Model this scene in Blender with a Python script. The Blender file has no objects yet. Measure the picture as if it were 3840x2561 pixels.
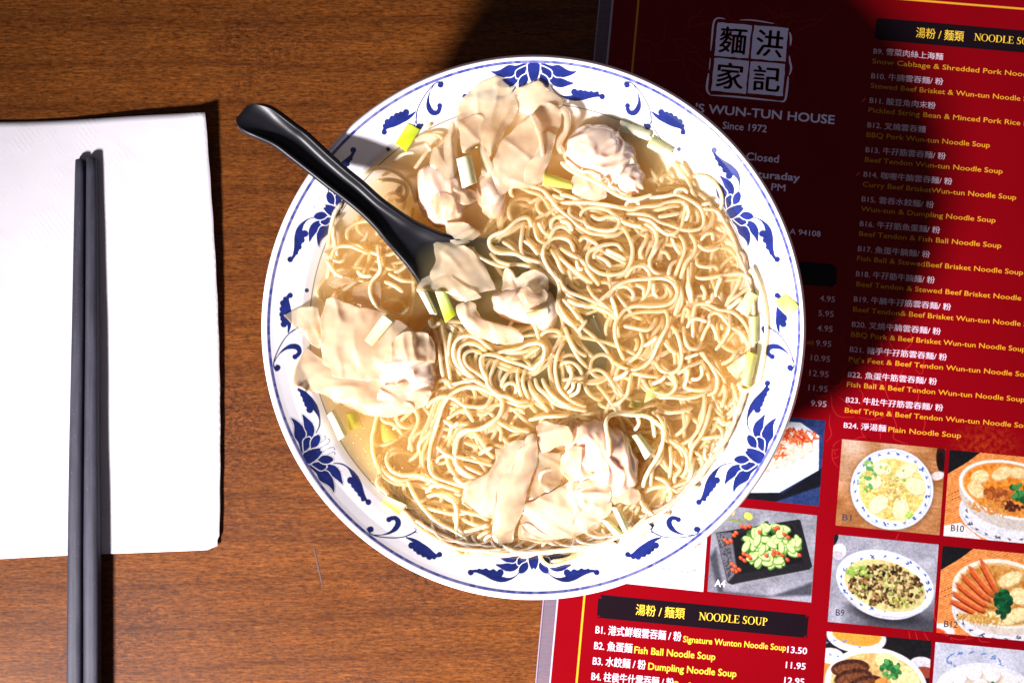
import bpy, bmesh, math, random
import numpy as np
from mathutils import Vector, noise

# ---------------------------------------------------------------- camera, world, lamp, exposure
SC = bpy.context.scene
COL = SC.collection
CAM_H = 0.70
FPX = 5366.0            # focal length in photograph pixels (3840 wide)
cam_d = bpy.data.cameras.new("camera")
cam_d.sensor_width = 36.0
cam_d.lens = FPX / 3840.0 * 36.0
cam_d.clip_start = 0.01
cam_d.clip_end = 50.0
cam = bpy.data.objects.new("camera", cam_d)
cam.location = (0, 0, CAM_H)
COL.objects.link(cam)
SC.camera = cam

w = bpy.data.worlds.new("World")
SC.world = w
w.use_nodes = True
w.node_tree.nodes["Background"].inputs[0].default_value = (0.62, 0.57, 0.68, 1)
w.node_tree.nodes["Background"].inputs[1].default_value = 0.18

ld = bpy.data.lights.new("table_lamp_light", "AREA")
ld.shape = "DISK"
ld.size = 0.17
ld.energy = 7.2
ld.color = (1.0, 0.94, 0.97)
ld.spread = math.radians(51)
lamp = bpy.data.objects.new("lamp", ld)
lamp.location = (-0.700, -0.700, 0.730)
tgt = Vector((0.03, -0.115, 0.0))
lamp.rotation_euler = (tgt - lamp.location).to_track_quat('-Z', 'Y').to_euler()
COL.objects.link(lamp)

SC.view_settings.view_transform = 'Standard'
SC.view_settings.look = 'None'
SC.view_settings.exposure = 0.0
SC.view_settings.gamma = 1.0
SC.view_settings.use_curve_mapping = False
SC.render.engine = 'CYCLES'
cy = SC.cycles
cy.use_denoising = True
cy.max_bounces = 14
cy.diffuse_bounces = 8
cy.glossy_bounces = 4
cy.transmission_bounces = 6
cy.volume_bounces = 8
cy.transparent_max_bounces = 40
cy.sample_clamp_indirect = 10.0
cy.caustics_reflective = False
cy.caustics_refractive = False

# ---------------------------------------------------------------- helpers
def kz(z): return (CAM_H - z) / FPX
def P(px, py, z=0.0):
    """photograph pixel on the horizontal plane at height z -> metres"""
    k = kz(z)
    return Vector(((px - 1920.0) * k, (1280.5 - py) * k, z))
FR = {'A': (1150, 1450, 2.24), 'B': (1600, 1100, 2.6133), 'C': (2100, 600, 2.6133), 'D': (2300, 1000, 2.6133),
      'E': (2200, 1400, 2.24), 'F': (1750, 650, 2.6133), 'G': (1500, 250, 2.24), 'H': (1700, 1550, 2.6133),
      'z1': (800, 200, 1.96), 'z2': (1700, 200, 1.96), 'z3': (900, 800, 1.96), 'z4': (1900, 800, 1.96),
      'z5': (900, 1500, 1.96), 'z6': (1900, 1500, 1.96), 'm1': (2200, 0, 2.612), 'm2': (3040, 0, 2.45),
      'm3': (3040, 600, 2.45), 'm4': (3040, 1140, 2.45), 'm5': (2700, 600, 1.568), 'm6': (3040, 1600, 1.631),
      'm7': (1950, 1850, 1.959), 'n1': (0, 350, 1.742), 'n2': (0, 1700, 1.821), 'p': (0, 0, 1)}
def FP(f, pts):
    ox, oy, s = FR[f]
    return [(ox + q[0] / s, oy + q[1] / s) + tuple(q[2:]) for q in pts]

def srgb(r, g, b):
    return tuple(((c / 255.0) / 12.92 if c <= 10 else ((c / 255.0 + 0.055) / 1.055) ** 2.4) for c in (r, g, b))

def new_mat(name):
    m = bpy.data.materials.new(name)
    m.use_nodes = True
    nt = m.node_tree
    b = nt.nodes["Principled BSDF"]
    return m, nt, b
def pmat(name, col, rough=0.5, **kw):
    m, nt, b = new_mat(name)
    b.inputs["Base Color"].default_value = (*col, 1)
    b.inputs["Roughness"].default_value = rough
    for k, v in kw.items():
        b.inputs[k.replace('_', ' ')].default_value = v
    return m
def node(nt, t, **kw):
    n = nt.nodes.new(t)
    for k, v in kw.items():
        setattr(n, k, v)
    return n
def setin(n, **kw):
    for k, v in kw.items():
        n.inputs[k.replace('_', ' ')].default_value = v
    return n
def ramp(nt, fac, stops, interp='LINEAR'):
    r = node(nt, 'ShaderNodeValToRGB')
    r.color_ramp.interpolation = interp
    els = r.color_ramp.elements
    while len(els) < len(stops): els.new(0.5)
    for e, (p, c) in zip(els, stops):
        e.position = p
        e.color = (*c, 1) if len(c) == 3 else c
    nt.links.new(fac, r.inputs[0])
    return r.outputs[0]
def mapping(nt, scale=(1, 1, 1), rot=(0, 0, 0), loc=(0, 0, 0)):
    tc = node(nt, 'ShaderNodeTexCoord')
    mp = node(nt, 'ShaderNodeMapping')
    mp.inputs['Scale'].default_value = scale
    mp.inputs['Rotation'].default_value = rot
    mp.inputs['Location'].default_value = loc
    nt.links.new(tc.outputs['Object'], mp.inputs['Vector'])
    return mp.outputs[0]
def ntex(nt, vec, scale, detail=4, rough=0.55, dist=0.0):
    n = node(nt, 'ShaderNodeTexNoise')
    setin(n, Scale=scale, Detail=detail, Roughness=rough, Distortion=dist)
    if vec is not None: nt.links.new(vec, n.inputs['Vector'])
    return n.outputs[0]
def mixc(nt, fac, a, b, mode='MIX'):
    n = node(nt, 'ShaderNodeMix', data_type='RGBA', blend_type=mode)
    for i, v in ((0, fac), (6, a), (7, b)):
        if isinstance(v, (int, float)): n.inputs[i].default_value = v
        elif isinstance(v, tuple): n.inputs[i].default_value = (*v, 1) if len(v) == 3 else v
        else: nt.links.new(v, n.inputs[i])
    return n.outputs[2]
def mth(nt, op, a, b=0.0):
    n = node(nt, 'ShaderNodeMath', operation=op)
    for i, v in ((0, a), (1, b)):
        if isinstance(v, (int, float)): n.inputs[i].default_value = v
        else: nt.links.new(v, n.inputs[i])
    return n.outputs[0]
def bump(nt, b, h, strength=0.3, dist=0.0005, prev=None):
    n = node(nt, 'ShaderNodeBump')
    setin(n, Strength=strength, Distance=dist)
    nt.links.new(h, n.inputs['Height'])
    if prev is not None: nt.links.new(prev, n.inputs['Normal'])
    if b is not None: nt.links.new(n.outputs[0], b.inputs['Normal'])
    return n.outputs[0]

def mesh_np(name, verts, faces, smooth=True):
    """verts Nx3, faces Mx3 or Mx4 (numpy) -> mesh"""
    verts = np.asarray(verts, dtype=np.float32); faces = np.asarray(faces, dtype=np.int32)
    me = bpy.data.meshes.new(name)
    nf, k = faces.shape
    me.vertices.add(len(verts)); me.vertices.foreach_set("co", verts.ravel())
    me.loops.add(nf * k); me.loops.foreach_set("vertex_index", faces.ravel())
    me.polygons.add(nf)
    me.polygons.foreach_set("loop_start", np.arange(0, nf * k, k, dtype=np.int32))
    me.update(calc_edges=True)
    if smooth:
        me.polygons.foreach_set("use_smooth", np.ones(nf, dtype=bool))
    me.validate()
    return me
def mesh_py(name, verts, faces, smooth=False):
    me = bpy.data.meshes.new(name)
    me.from_pydata([tuple(v) for v in verts], [], faces)
    if smooth:
        for p in me.polygons: p.use_smooth = True
    me.update()
    return me
def obj(name, me, m=None, parent=None, label=None, cat=None, group=None, kind=None):
    o = bpy.data.objects.new(name, me)
    COL.objects.link(o)
    if m is not None and me is not None and not me.materials: me.materials.append(m)
    if parent is not None: o.parent = parent
    tag(o, label, cat, group, kind)
    return o
def tag(o, label=None, cat=None, group=None, kind=None):
    if label: o["label"] = label
    if cat: o["category"] = cat
    if group: o["group"] = group
    if kind: o["kind"] = kind
    return o
def set_cols(me, cols):
    a = me.color_attributes.new("col", 'FLOAT_COLOR', 'POINT')
    c = np.ones((len(cols), 4), dtype=np.float32); c[:, :3] = cols
    a.data.foreach_set("color", c.ravel())
def grid_faces(nu, nv, wrap_u=False):
    i = np.arange(nv - 1)[:, None]; j = np.arange(nu if wrap_u else nu - 1)[None, :]
    a = i * nu + j; b = i * nu + (j + 1) % nu; c = (i + 1) * nu + (j + 1) % nu; d = (i + 1) * nu + j
    return np.stack([a, b, c, d], -1).reshape(-1, 4)
def catmull(pts, n):
    """resample polyline to n points along a centripetal-ish Catmull-Rom spline"""
    p = np.asarray(pts, float)
    if len(p) < 2: return p
    q = np.vstack([2 * p[0] - p[1], p, 2 * p[-1] - p[-2]])
    out = []
    for i in range(1, len(q) - 2):
        t = np.linspace(0, 1, 13)[:-1][:, None]
        a, b, c, d = q[i - 1], q[i], q[i + 1], q[i + 2]
        out.append(0.5 * (2 * b + (c - a) * t + (2 * a - 5 * b + 4 * c - d) * t ** 2 + (3 * b - a - 3 * c + d) * t ** 3))
    out = np.vstack(out + [p[-1:]])
    d = np.r_[0, np.cumsum(np.linalg.norm(np.diff(out[:, :2], axis=0), axis=1))]
    s = np.linspace(0, d[-1], n)
    return np.stack([np.interp(s, d, out[:, k]) for k in range(out.shape[1])], 1)
def rounded_slab(pts, z0, z1, bev=0.0):
    """closed outline (world xy) extruded from z0 to z1 with an optional chamfer on top"""
    n = len(pts)
    c = np.mean(np.array([(p[0], p[1]) for p in pts]), axis=0)
    vs = [(p[0], p[1], z0) for p in pts] + [(p[0], p[1], z1 - bev) for p in pts]
    fs = [tuple(reversed(range(n)))] + [(i, (i + 1) % n, n + (i + 1) % n, n + i) for i in range(n)]
    if bev > 0:
        for p in pts:
            d = np.array((p[0], p[1])) - c; L = np.linalg.norm(d)
            q = c + d * (1 - bev / L)
            vs.append((q[0], q[1], z1))
        fs += [(n + i, n + (i + 1) % n, 2 * n + (i + 1) % n, 2 * n + i) for i in range(n)]
        fs.append(tuple(2 * n + i for i in range(n)))
    else:
        fs.append(tuple(n + i for i in range(n)))
    return vs, fs

# ---------------------------------------------------------------- table
def wood_material():
    m, nt, b = new_mat("stained_wood")
    L = nt.links
    v = mapping(nt, (1, 1, 1), (0, 0, math.radians(-3.0)))
    # warp so the grain wanders
    vs = mapping(nt, (3.2, 15, 1), (0, 0, math.radians(-4.0)))
    big = ntex(nt, vs, 1.0, 3, 0.5, 0.6)
    fibre = ntex(nt, mapping(nt, (110, 1100, 1), (0, 0, math.radians(-3.0))), 1.0, 4, 0.65, 0.3)
    fleck = ntex(nt, mapping(nt, (300, 1050, 1), (0, 0, math.radians(-6.0)), (3, 1, 0)), 1.0, 4, 0.75, 0.4)
    fine = ntex(nt, mapping(nt, (40, 420, 1), (0, 0, math.radians(-3.0)), (7, 2, 0)), 1.0, 5, 0.6, 0.8)
    patch = ntex(nt, mapping(nt, (9, 14, 1), (0, 0, 0.3), (1.3, .4, 0)), 1.0, 3, 0.55, 0.5)
    mott = ntex(nt, mapping(nt, (420, 560, 1), (0, 0, 0.6), (5, 2, 0)), 1.0, 4, 0.7, 0.5)
    c = ramp(nt, fibre, [(0.25, (0.056, 0.0158, 0.0020)), (0.45, (0.086, 0.0250, 0.0032)), (0.62, (0.112, 0.0355, 0.0062)), (0.80, (0.160, 0.060, 0.0130))])
    fl = ramp(nt, fleck, [(0.36, (0.42, 0.36, 0.32)), (0.52, (1, 1, 1)), (0.70, (1.45, 1.5, 1.5))])
    c = mixc(nt, 0.95, c, fl, 'MULTIPLY')
    f2 = ramp(nt, fine, [(0.30, (0.66, 0.60, 0.56)), (0.5, (1, 1, 1)), (0.72, (1.25, 1.22, 1.15))])
    c = mixc(nt, 0.8, c, f2, 'MULTIPLY')
    # cathedral lines: thin dark growth lines following a bent field
    wv = node(nt, 'ShaderNodeTexWave', wave_type='BANDS', bands_direction='Y')
    setin(wv, Scale=15.0, Distortion=4.2, Detail=3.0, Detail_Scale=0.7, Detail_Roughness=0.55)
    L.new(mapping(nt, (0.30, 1.0, 1), (0, 0, math.radians(-4.0)), (0, .03, 0)), wv.inputs['Vector'])
    cl = ramp(nt, wv.outputs[1], [(0.0, (0.74, 0.68, 0.62)), (0.13, (1.0, 1.0, 1.0)), (0.9, (1.0, 1.0, 1.0)), (1.0, (1.18, 1.14, 1.08))])
    c = mixc(nt, 0.75, c, cl, 'MULTIPLY')
    # mottled blotches with cross-speckle
    pm = ramp(nt, patch, [(0.50, (0, 0, 0)), (0.62, (1, 1, 1))])
    ms = ramp(nt, mott, [(0.40, (0.30, 0.24, 0.22)), (0.55, (1.0, 0.95, 0.9)), (0.7, (1.25, 1.25, 1.25))])
    c2 = mixc(nt, 1.0, c, ms, 'MULTIPLY')
    pf = node(nt, 'ShaderNodeSeparateColor'); L.new(pm, pf.inputs[0])
    c = mixc(nt, mth(nt, 'MULTIPLY', pf.outputs[0], 0.8), c, c2)
    bg = ramp(nt, big, [(0.3, (0.80, 0.76, 0.74)), (0.7, (1.22, 1.22, 1.22))])
    c = mixc(nt, 0.8, c, bg, 'MULTIPLY')
    L.new(c, b.inputs['Base Color'])
    rr = ramp(nt, patch, [(0.3, (0.36, 0.36, 0.36)), (0.7, (0.50, 0.50, 0.50))])
    L.new(rr, b.inputs['Roughness'])
    b.inputs['Specular IOR Level'].default_value = 0.13
    n1 = bump(nt, None, fibre, 0.35, 0.00012)
    bump(nt, b, fleck, 0.25, 0.00008, n1)
    return m
WOOD = wood_material()
x0, x1, y0, y1 = -0.48, 0.50, -0.36, 0.36
vs, fs = rounded_slab([(x0, y0), (x1, y0), (x1, y1), (x0, y1)], -0.03, 0.0, 0.003)
table = obj("table", mesh_py("table", vs, fs), WOOD, None, "brown stained wooden table top with fine dark grain under everything", "table")
# old marks in the varnish: real shallow grooves filled with dirt / scuffs
def strip(pts, wpx, z, taper=True):
    """flat ribbon along pixel points"""
    p = catmull(pts, max(8, len(pts) * 5))
    d = np.gradient(p[:, :2], axis=0); d /= np.linalg.norm(d, axis=1)[:, None] + 1e-9
    n = np.stack([-d[:, 1], d[:, 0]], 1)
    ww = wpx / 2 * (np.sin(np.linspace(0.12, math.pi - 0.12, len(p))) ** 0.5 if taper else np.ones(len(p)))
    a = p[:, :2] + n * ww[:, None]; b = p[:, :2] - n * ww[:, None]
    k = kz(z)
    vs = [((q[0] - 1920) * k, (1280.5 - q[1]) * k, z) for q in np.vstack([a, b])]
    m_ = len(p)
    return vs, [(i, m_ + i, m_ + i + 1, i + 1) for i in range(m_ - 1)]
DENT = pmat("dark_dent", (0.035, 0.010, 0.006), 0.6)
def join(parts):
    V, F = [], []
    for vs, fs in parts:
        o = len(V); V += list(vs); F += [tuple(i + o for i in f) for f in fs]
    return V, F
obj("dent", mesh_py("dent", *join([strip([(1176, 2045), (1184, 2085), (1196, 2140), (1212, 2205)], 6, 0.00015)])), DENT, table)
# ---------------------------------------------------------------- napkin
def napkin():
    m, nt, b = new_mat("tissue_paper")
    b.inputs['Base Color'].default_value = (0.47, 0.45, 0.475, 1)
    b.inputs['Roughness'].default_value = 0.85
    b.inputs['Subsurface Weight'].default_value = 0.15
    b.inputs['Subsurface Scale'].default_value = 0.001
    v = mapping(nt, (620, 620, 620), (0, 0, math.radians(38)))
    w1 = node(nt, 'ShaderNodeTexVoronoi'); w1.inputs['Scale'].default_value = 1.0; w1.inputs['Randomness'].default_value = 0.12
    nt.links.new(mapping(nt, (560, 330, 560), (0, 0, math.radians(38))), w1.inputs['Vector'])
    msk = ntex(nt, mapping(nt, (32, 32, 1)), 1.0, 2)
    mk = ramp(nt, msk, [(0.47, (0, 0, 0)), (0.56, (1, 1, 1))])
    h = mixc(nt, 1.0, w1.outputs['Distance'], mk, 'MULTIPLY')
    cr = ntex(nt, mapping(nt, (900, 900, 1)), 1.0, 3)
    n1 = bump(nt, None, h, 0.4, 0.0004)
    n2 = bump(nt, None, cr, 0.15, 0.0001, n1)
    # pressed sun-burst rosettes
    bump(nt, b, ntex(nt, mapping(nt, (22, 22, 1)), 1.0, 2), 0.25, 0.0012, n2)
    root = obj("napkin", None, None, None, "white folded paper napkin lying under the two dark chopsticks", "napkin")
    def edge(u, v):
        # u 0..1 left to right, v 0..1 bottom to top, in pixels
        top = catmull([(-260, 462), (0, 459), (250, 452), (520, 435), (770, 422)], 60)
        bot = catmull([(-260, 2112), (0, 2095), (250, 2082), (560, 2070), (775, 2061), (823, 2052)], 60)
        t = np.array([np.interp(u, np.linspace(0, 1, 60), top[:, k]) for k in (0, 1)])
        bb = np.array([np.interp(u, np.linspace(0, 1, 60), bot[:, k]) for k in (0, 1)])
        p = bb * (1 - v) + t * v
        p[0] += 26 * math.sin(math.pi * v) * u * u * (0.9)
        if u > 0.96 and v < 0.02: p = p + np.array((-8 * (u - .96) / .04, -6))
        return p
    def lift(u, v):
        c = max(0, u - 0.35) / 0.65 * max(0, v - 0.35) / 0.65
        z = 0.0035 * c ** 1.3 + 0.0022 * max(0, (u - 0.93) / 0.07) ** 1.5 * (0.35 + v * 0.65)
        z += 0.0006 * (0.5 + 0.5 * math.sin(u * 9 + 1.0)) * max(0, v - 0.93) / 0.07
        z += 0.00025 * (noise.noise(Vector((u * 6, v * 9, 2))) + 0.3)
        return z
    nu, nv = 50, 74
    for ply in range(3):
        V = []
        for j in range(nv):
            for i in range(nu):
                u, v = i / (nu - 1), j / (nv - 1)
                uu = u * (1 - 0.004 * (2 - ply)); vv = 0.002 * (2 - ply) + v * (1 - 0.004 * (2 - ply))
                p = edge(uu, vv)
                z = 0.0004 + 0.00028 * ply + lift(u, v) * (0.55 + 0.225 * ply)
                V.append(P(p[0] + (0.8 * math.sin(j * 0.9 + ply) if i == nu - 1 else 0), p[1], z))
        me = mesh_np("ply", np.array(V), grid_faces(nu, nv))
        o = obj("paper_layer", me, m, root)
        s = o.modifiers.new("thick", 'SOLIDIFY'); s.thickness = 0.00016; s.offset = 1
        s2 = o.modifiers.new("soft", 'SUBSURF'); s2.levels = 0; s2.render_levels = 0
    return root
napkin()

# ---------------------------------------------------------------- chopsticks
def chopsticks():
    m, nt, b = new_mat("slate_grey_plastic")
    n = ntex(nt, mapping(nt, (500, 40, 500)), 1.0, 4)
    n3 = ntex(nt, mapping(nt, (40, 28, 40), (0, 0, 0), (3, 3, 3)), 1.0, 3)
    c = ramp(nt, n, [(0.3, (0.014, 0.0135, 0.022)), (0.7, (0.030, 0.029, 0.043))])
    c = mixc(nt, 0.6, c, ramp(nt, n3, [(0.35, (0.7, 0.7, 0.72)), (0.65, (1.3, 1.3, 1.3))]), 'MULTIPLY')
    sp = ntex(nt, mapping(nt, (1600, 1100, 900)), 1.0, 2)
    c = mixc(nt, ramp(nt, sp, [(0.66, (0, 0, 0)), (0.76, (0.35, 0.35, 0.35))]), c, (0.22, 0.20, 0.27))
    nt.links.new(c, b.inputs['Base Color'])
    b.inputs['Roughness'].default_value = 0.6
    b.inputs['Specular IOR Level'].default_value = 0.3
    bump(nt, b, n, 0.4, 0.00012)
    def stick(spec, label, hgt):
        # spec: list of (py, left px, right px) from the tip down
        sp = np.array(spec, float)
        V, rings = [], []
        ns = 16
        ys = list(np.linspace(sp[0][0], sp[-1][0], 40))
        for i, y in enumerate(ys):
            l = np.interp(y, sp[:, 0], sp[:, 1]); r = np.interp(y, sp[:, 0], sp[:, 2])
            t = (y - ys[0]) / (ys[-1] - ys[0])
            zc = 0.0010 + hgt
            half = (r - l) / 2 * kz(0.004)
            e = 2.6 + 3.0 * min(1, t * 1.5)       # round at the tip, square with soft edges lower down
            caps = [(1.0, 0)]
            if i == 0: caps = [(0.55, -7), (0.82, -5), (0.97, -2)]
            for cs, dy in caps:
                row = []
                for k in range(ns):
                    a = 2 * math.pi * (k + .5) / ns
                    ca, sa = math.cos(a), math.sin(a)
                    rr = (abs(ca) ** e + abs(sa) ** e) ** (-1 / e)
                    x = half * cs * rr * ca; z = half * cs * rr * sa
                    c0 = P((l + r) / 2, y + dy + 7 if i == 0 else y, 0.0045)
                    row.append((c0.x + x, c0.y, zc + half + z))
                rings.append(row)
        for rw in rings: V += rw
        F = [(j * ns + k, j * ns + (k + 1) % ns, (j + 1) * ns + (k + 1) % ns, (j + 1) * ns + k) for j in range(len(rings) - 1) for k in range(ns)]
        F.append(tuple(range(ns))); F.append(tuple((len(rings) - 1) * ns + k for k in reversed(range(ns))))
        me = mesh_py("chopstick", V, F, True)
        o = obj("chopstick", me, m, None, label, "chopstick", "pair of chopsticks on the napkin")
        return o
    stick([(597, 282, 320), (1230, 273, 321), (1700, 264, 316), (2100, 259, 315), (2561, 257, 315), (2790, 256, 315)],
          "left one of two dark grey chopsticks on the napkin, farther from the bowl", 0.0006)
    stick([(590, 324, 365), (1230, 324, 372), (1700, 321, 373), (2100, 320, 378), (2561, 320, 379), (2790, 320, 380)],
          "right one of two dark grey chopsticks on the napkin, nearer the bowl", 0.0006)
chopsticks()
# ---------------------------------------------------------------- menu
MROT = math.radians(-4.95)
ZS = 0.00060          # printed sheet
def sheet_material():
    m, nt, b = new_mat("red_print")
    n = ntex(nt, mapping(nt, (9, 9, 1)), 1.0, 3)
    c = ramp(nt, n, [(0.3, (0.118, 0.0004, 0.0022)), (0.7, (0.146, 0.0006, 0.003))])
    # orange sparkle print to the right of the last menu line
    tc = node(nt, 'ShaderNodeTexCoord'); g = node(nt, 'ShaderNodeMapping')
    g.inputs['Location'].default_value = (-0.232 / 0.020, 0.050 / 0.012, 0); g.inputs['Scale'].default_value = (1 / 0.020, 1 / 0.012, 1)
    nt.links.new(tc.outputs['Object'], g.inputs[0])
    gr = node(nt, 'ShaderNodeTexGradient', gradient_type='SPHERICAL'); nt.links.new(g.outputs[0], gr.inputs[0])
    sp = ntex(nt, mapping(nt, (420, 420, 1)), 1.0, 4)
    f = mth(nt, 'MULTIPLY', gr.outputs[1], ramp(nt, sp, [(0.42, (0, 0, 0)), (0.70, (1, 1, 1))]))
    c = mixc(nt, mth(nt, 'MULTIPLY', f, 0.4), c, (0.40, 0.06, 0.006))
    nt.links.new(c, b.inputs['Base Color'])
    b.inputs['Roughness'].default_value = 0.24
    b.inputs['Specular IOR Level'].default_value = 0.10
    sc = ntex(nt, mapping(nt, (160, 900, 1), (0, 0, math.radians(55))), 1.0, 2)
    bump(nt, b, sc, 0.06, 0.00005)
    return m
def ink(name, col, rough=0.5):
    return pmat(name, col, 0.24, Specular_IOR_Level=0.10)
INK_WHITE = ink("white_ink", (0.52, 0.41, 0.49))
INK_GOLD = ink("gold_ink", (0.50, 0.235, 0.016))
INK_YEL = ink("yellow_ink", (0.62, 0.40, 0.035))
INK_BLACK = ink("black_ink", (0.006, 0.003, 0.005))
INK_RED = ink("red_ink", (0.16, 0.0007, 0.003))
INK_ORN = ink("ornament_ink", (0.23, 0.007, 0.009))
INK_DK = ink("dark_ink", (0.03, 0.03, 0.05))
INK_WHITE_SHADE = ink("white_ink_shade_tint", (0.74, 0.74, 1.0))  # white print in the bowl's shadow; its bluish shade is put into the ink
RED = sheet_material()
menu = obj("menu", None, None, None, "laminated red noodle soup menu lying under the right side of the bowl", "menu")
def W(pts, z):
    return [tuple(P(p[0], p[1], z)) for p in pts]
# sheet corners, far edges run out of the frame
def mline(x0, y0, y1):   # point on a line parallel to the left edge
    return (x0 - (y1 - y0) * math.tan(math.radians(5.2)), y1)
sheet_pts = [(2322, -220), (2052, 2700), (4350, 2900), (4350, -40)]
vs, fs = rounded_slab([P(*p, ZS)[:2] for p in sheet_pts][::-1], 0.0004, ZS)
obj("printed_sheet", mesh_py("printed_sheet", vs, fs), RED, menu)
# clear laminate: a thin film margin round the print
m, nt, b = new_mat("clear_laminate")
b.inputs['Base Color'].default_value = (0.36, 0.33, 0.42, 1); b.inputs['Roughness'].default_value = 0.12
tr = node(nt, 'ShaderNodeBsdfTransparent'); tr.inputs[0].default_value = (0.86, 0.84, 0.90, 1)
mx = node(nt, 'ShaderNodeMixShader'); mx.inputs[0].default_value = 0.14
nt.links.new(tr.outputs[0], mx.inputs[1]); nt.links.new(b.outputs[0], mx.inputs[2])
nt.links.new(mx.outputs[0], nt.nodes['Material Output'].inputs['Surface'])
LAM = m
outer = [(2268, -260), (1994, 2730), (4420, 2980), (4420, -90)]
inner = [(2321, -218), (2053, 2699), (4349, 2899), (4349, -41)]
V, F = [], []
for z in (0.0001, 0.00055):
    V += W(outer, z) + W(inner, z)
for i in range(4):
    j = (i + 1) % 4
    F += [(8 + i, 8 + j, 12 + j, 12 + i)[::-1], (i, j, 8 + j, 8 + i), (4 + i, 4 + j, 12 + j, 12 + i)[::-1], (i, j, 4 + j, 4 + i)]
obj("laminate_film", mesh_py("laminate_film", V, F), LAM, menu)
# bright weld line on the print side and dull cut line outside
WELD = pmat("laminate_weld", (0.30, 0.27, 0.34), 0.3)
obj("laminate_weld", mesh_py("w", *join([strip([(2317, -200), (2074, 2450), (2052, 2690)], 9, 0.00058, False)])), WELD, menu)
WEL2 = pmat("laminate_rim", (0.22, 0.17, 0.24), 0.25)
obj("laminate_rim", mesh_py("w", *join([strip([(2271, -240), (2030, 2330), (1998, 2690)], 4, 0.00058, False)])), WEL2, menu)
# gold rules
obj("gold_rule", mesh_py("g", *join([strip([(2409, -160), (2286, 1200), (2149, 2700)], 7.5, ZS + 2e-5, False),
                                   strip([(2409, -85), (3420, 1), (3840, 35), (4280, 71)], 7.5, ZS + 2e-5, False)])), INK_GOLD, menu)
# tone-on-tone peony line art
om = [[(250, 845), (310, 890), (380, 960), (440, 1010)], [(160, 740), (190, 850), (200, 950), (260, 1030), (400, 1040)],
      [(440, 1040), (560, 1060), (680, 1030), (740, 960)], [(310, 570), (300, 650), (270, 740), (180, 750), (120, 700)],
      [(690, 700), (690, 800), (720, 900), (700, 1000)], [(760, 900), (750, 1000), (790, 1130), (760, 1230), (900, 1290)],
      [(960, 720), (990, 830), (960, 930), (850, 1000)], [(480, 300), (530, 180), (480, 120), (420, 250), (430, 400)], [(560, 420), (580, 340), (640, 330), (660, 420), (700, 500)],
      [(900, 200), (930, 350), (850, 430)], [(960, 600), (1020, 640), (1040, 500), (980, 480)], [(180, 1010), (170, 1100), (190, 1200), (140, 1270)],
      [(280, 1240), (210, 1300), (200, 1420), (250, 1500)], [(450, 1080), (480, 1200), (560, 1250), (470, 1220), (360, 1260)], [(700, 130), (760, 160), (830, 120), (850, 60)],
      [(440, 780), (480, 830), (470, 930)], [(20, 580), (120, 620), (160, 740)], [(20, 780), (60, 850), (160, 840)], [(320, 570), (430, 510), (470, 400)],
      [(560, 600), (580, 700), (520, 800)], [(630, 580), (660, 700), (600, 760)], [(740, 230), (720, 330), (760, 420)], [(850, 600), (800, 700), (780, 820)],
      [(1000, 1000), (1050, 1080), (1020, 1180), (930, 1200)], [(640, 1090), (640, 1240)], [(200, 1310), (230, 1390)], [(205, 1350), (260, 1330)], [(205, 1420), (260, 1400)],
      [(430, 110), (520, 130), (560, 60)], [(690, 60), (700, 150), (780, 190)], [(760, 130), (860, 90), (930, 140)], [(320, 250), (280, 330), (320, 420)]]
ol = [strip(FP('m4', q), 4.2, ZS + 1e-5) for q in om]
for q in [[(540, 650), (520, 690)], [(770, 1060), (755, 1150), (790, 1230)], [(600, 1245), (610, 1310)], [(640, 1250), (660, 1330)], [(690, 1255), (730, 1320)], [(800, 1262), (900, 1300), (1000, 1290)], [(830, 1262), (870, 1310)], [(950, 1270), (960, 1300)], [(1020, 1275), (1040, 1310), (1100, 1315)]]:
    ol.append(strip(FP('m6', q), 4.0, ZS + 1e-5))
rr = random.Random(11)
for _ in range(34):   # the same faint line art continues over the upper left of the sheet
    x, y = rr.uniform(2420, 3050), rr.uniform(0, 330)
    a = rr.uniform(0, 6.28); q = [(x, y)]
    for k in range(4):
        a += rr.uniform(-.9, .9); x += 34 * math.cos(a); y += 34 * math.sin(a); q.append((x, y))
    ol.append(strip(q, 3.6, ZS + 1e-5))
obj("flower_line_art", mesh_py("o", *join(ol)), INK_ORN, menu, kind="stuff")

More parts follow.
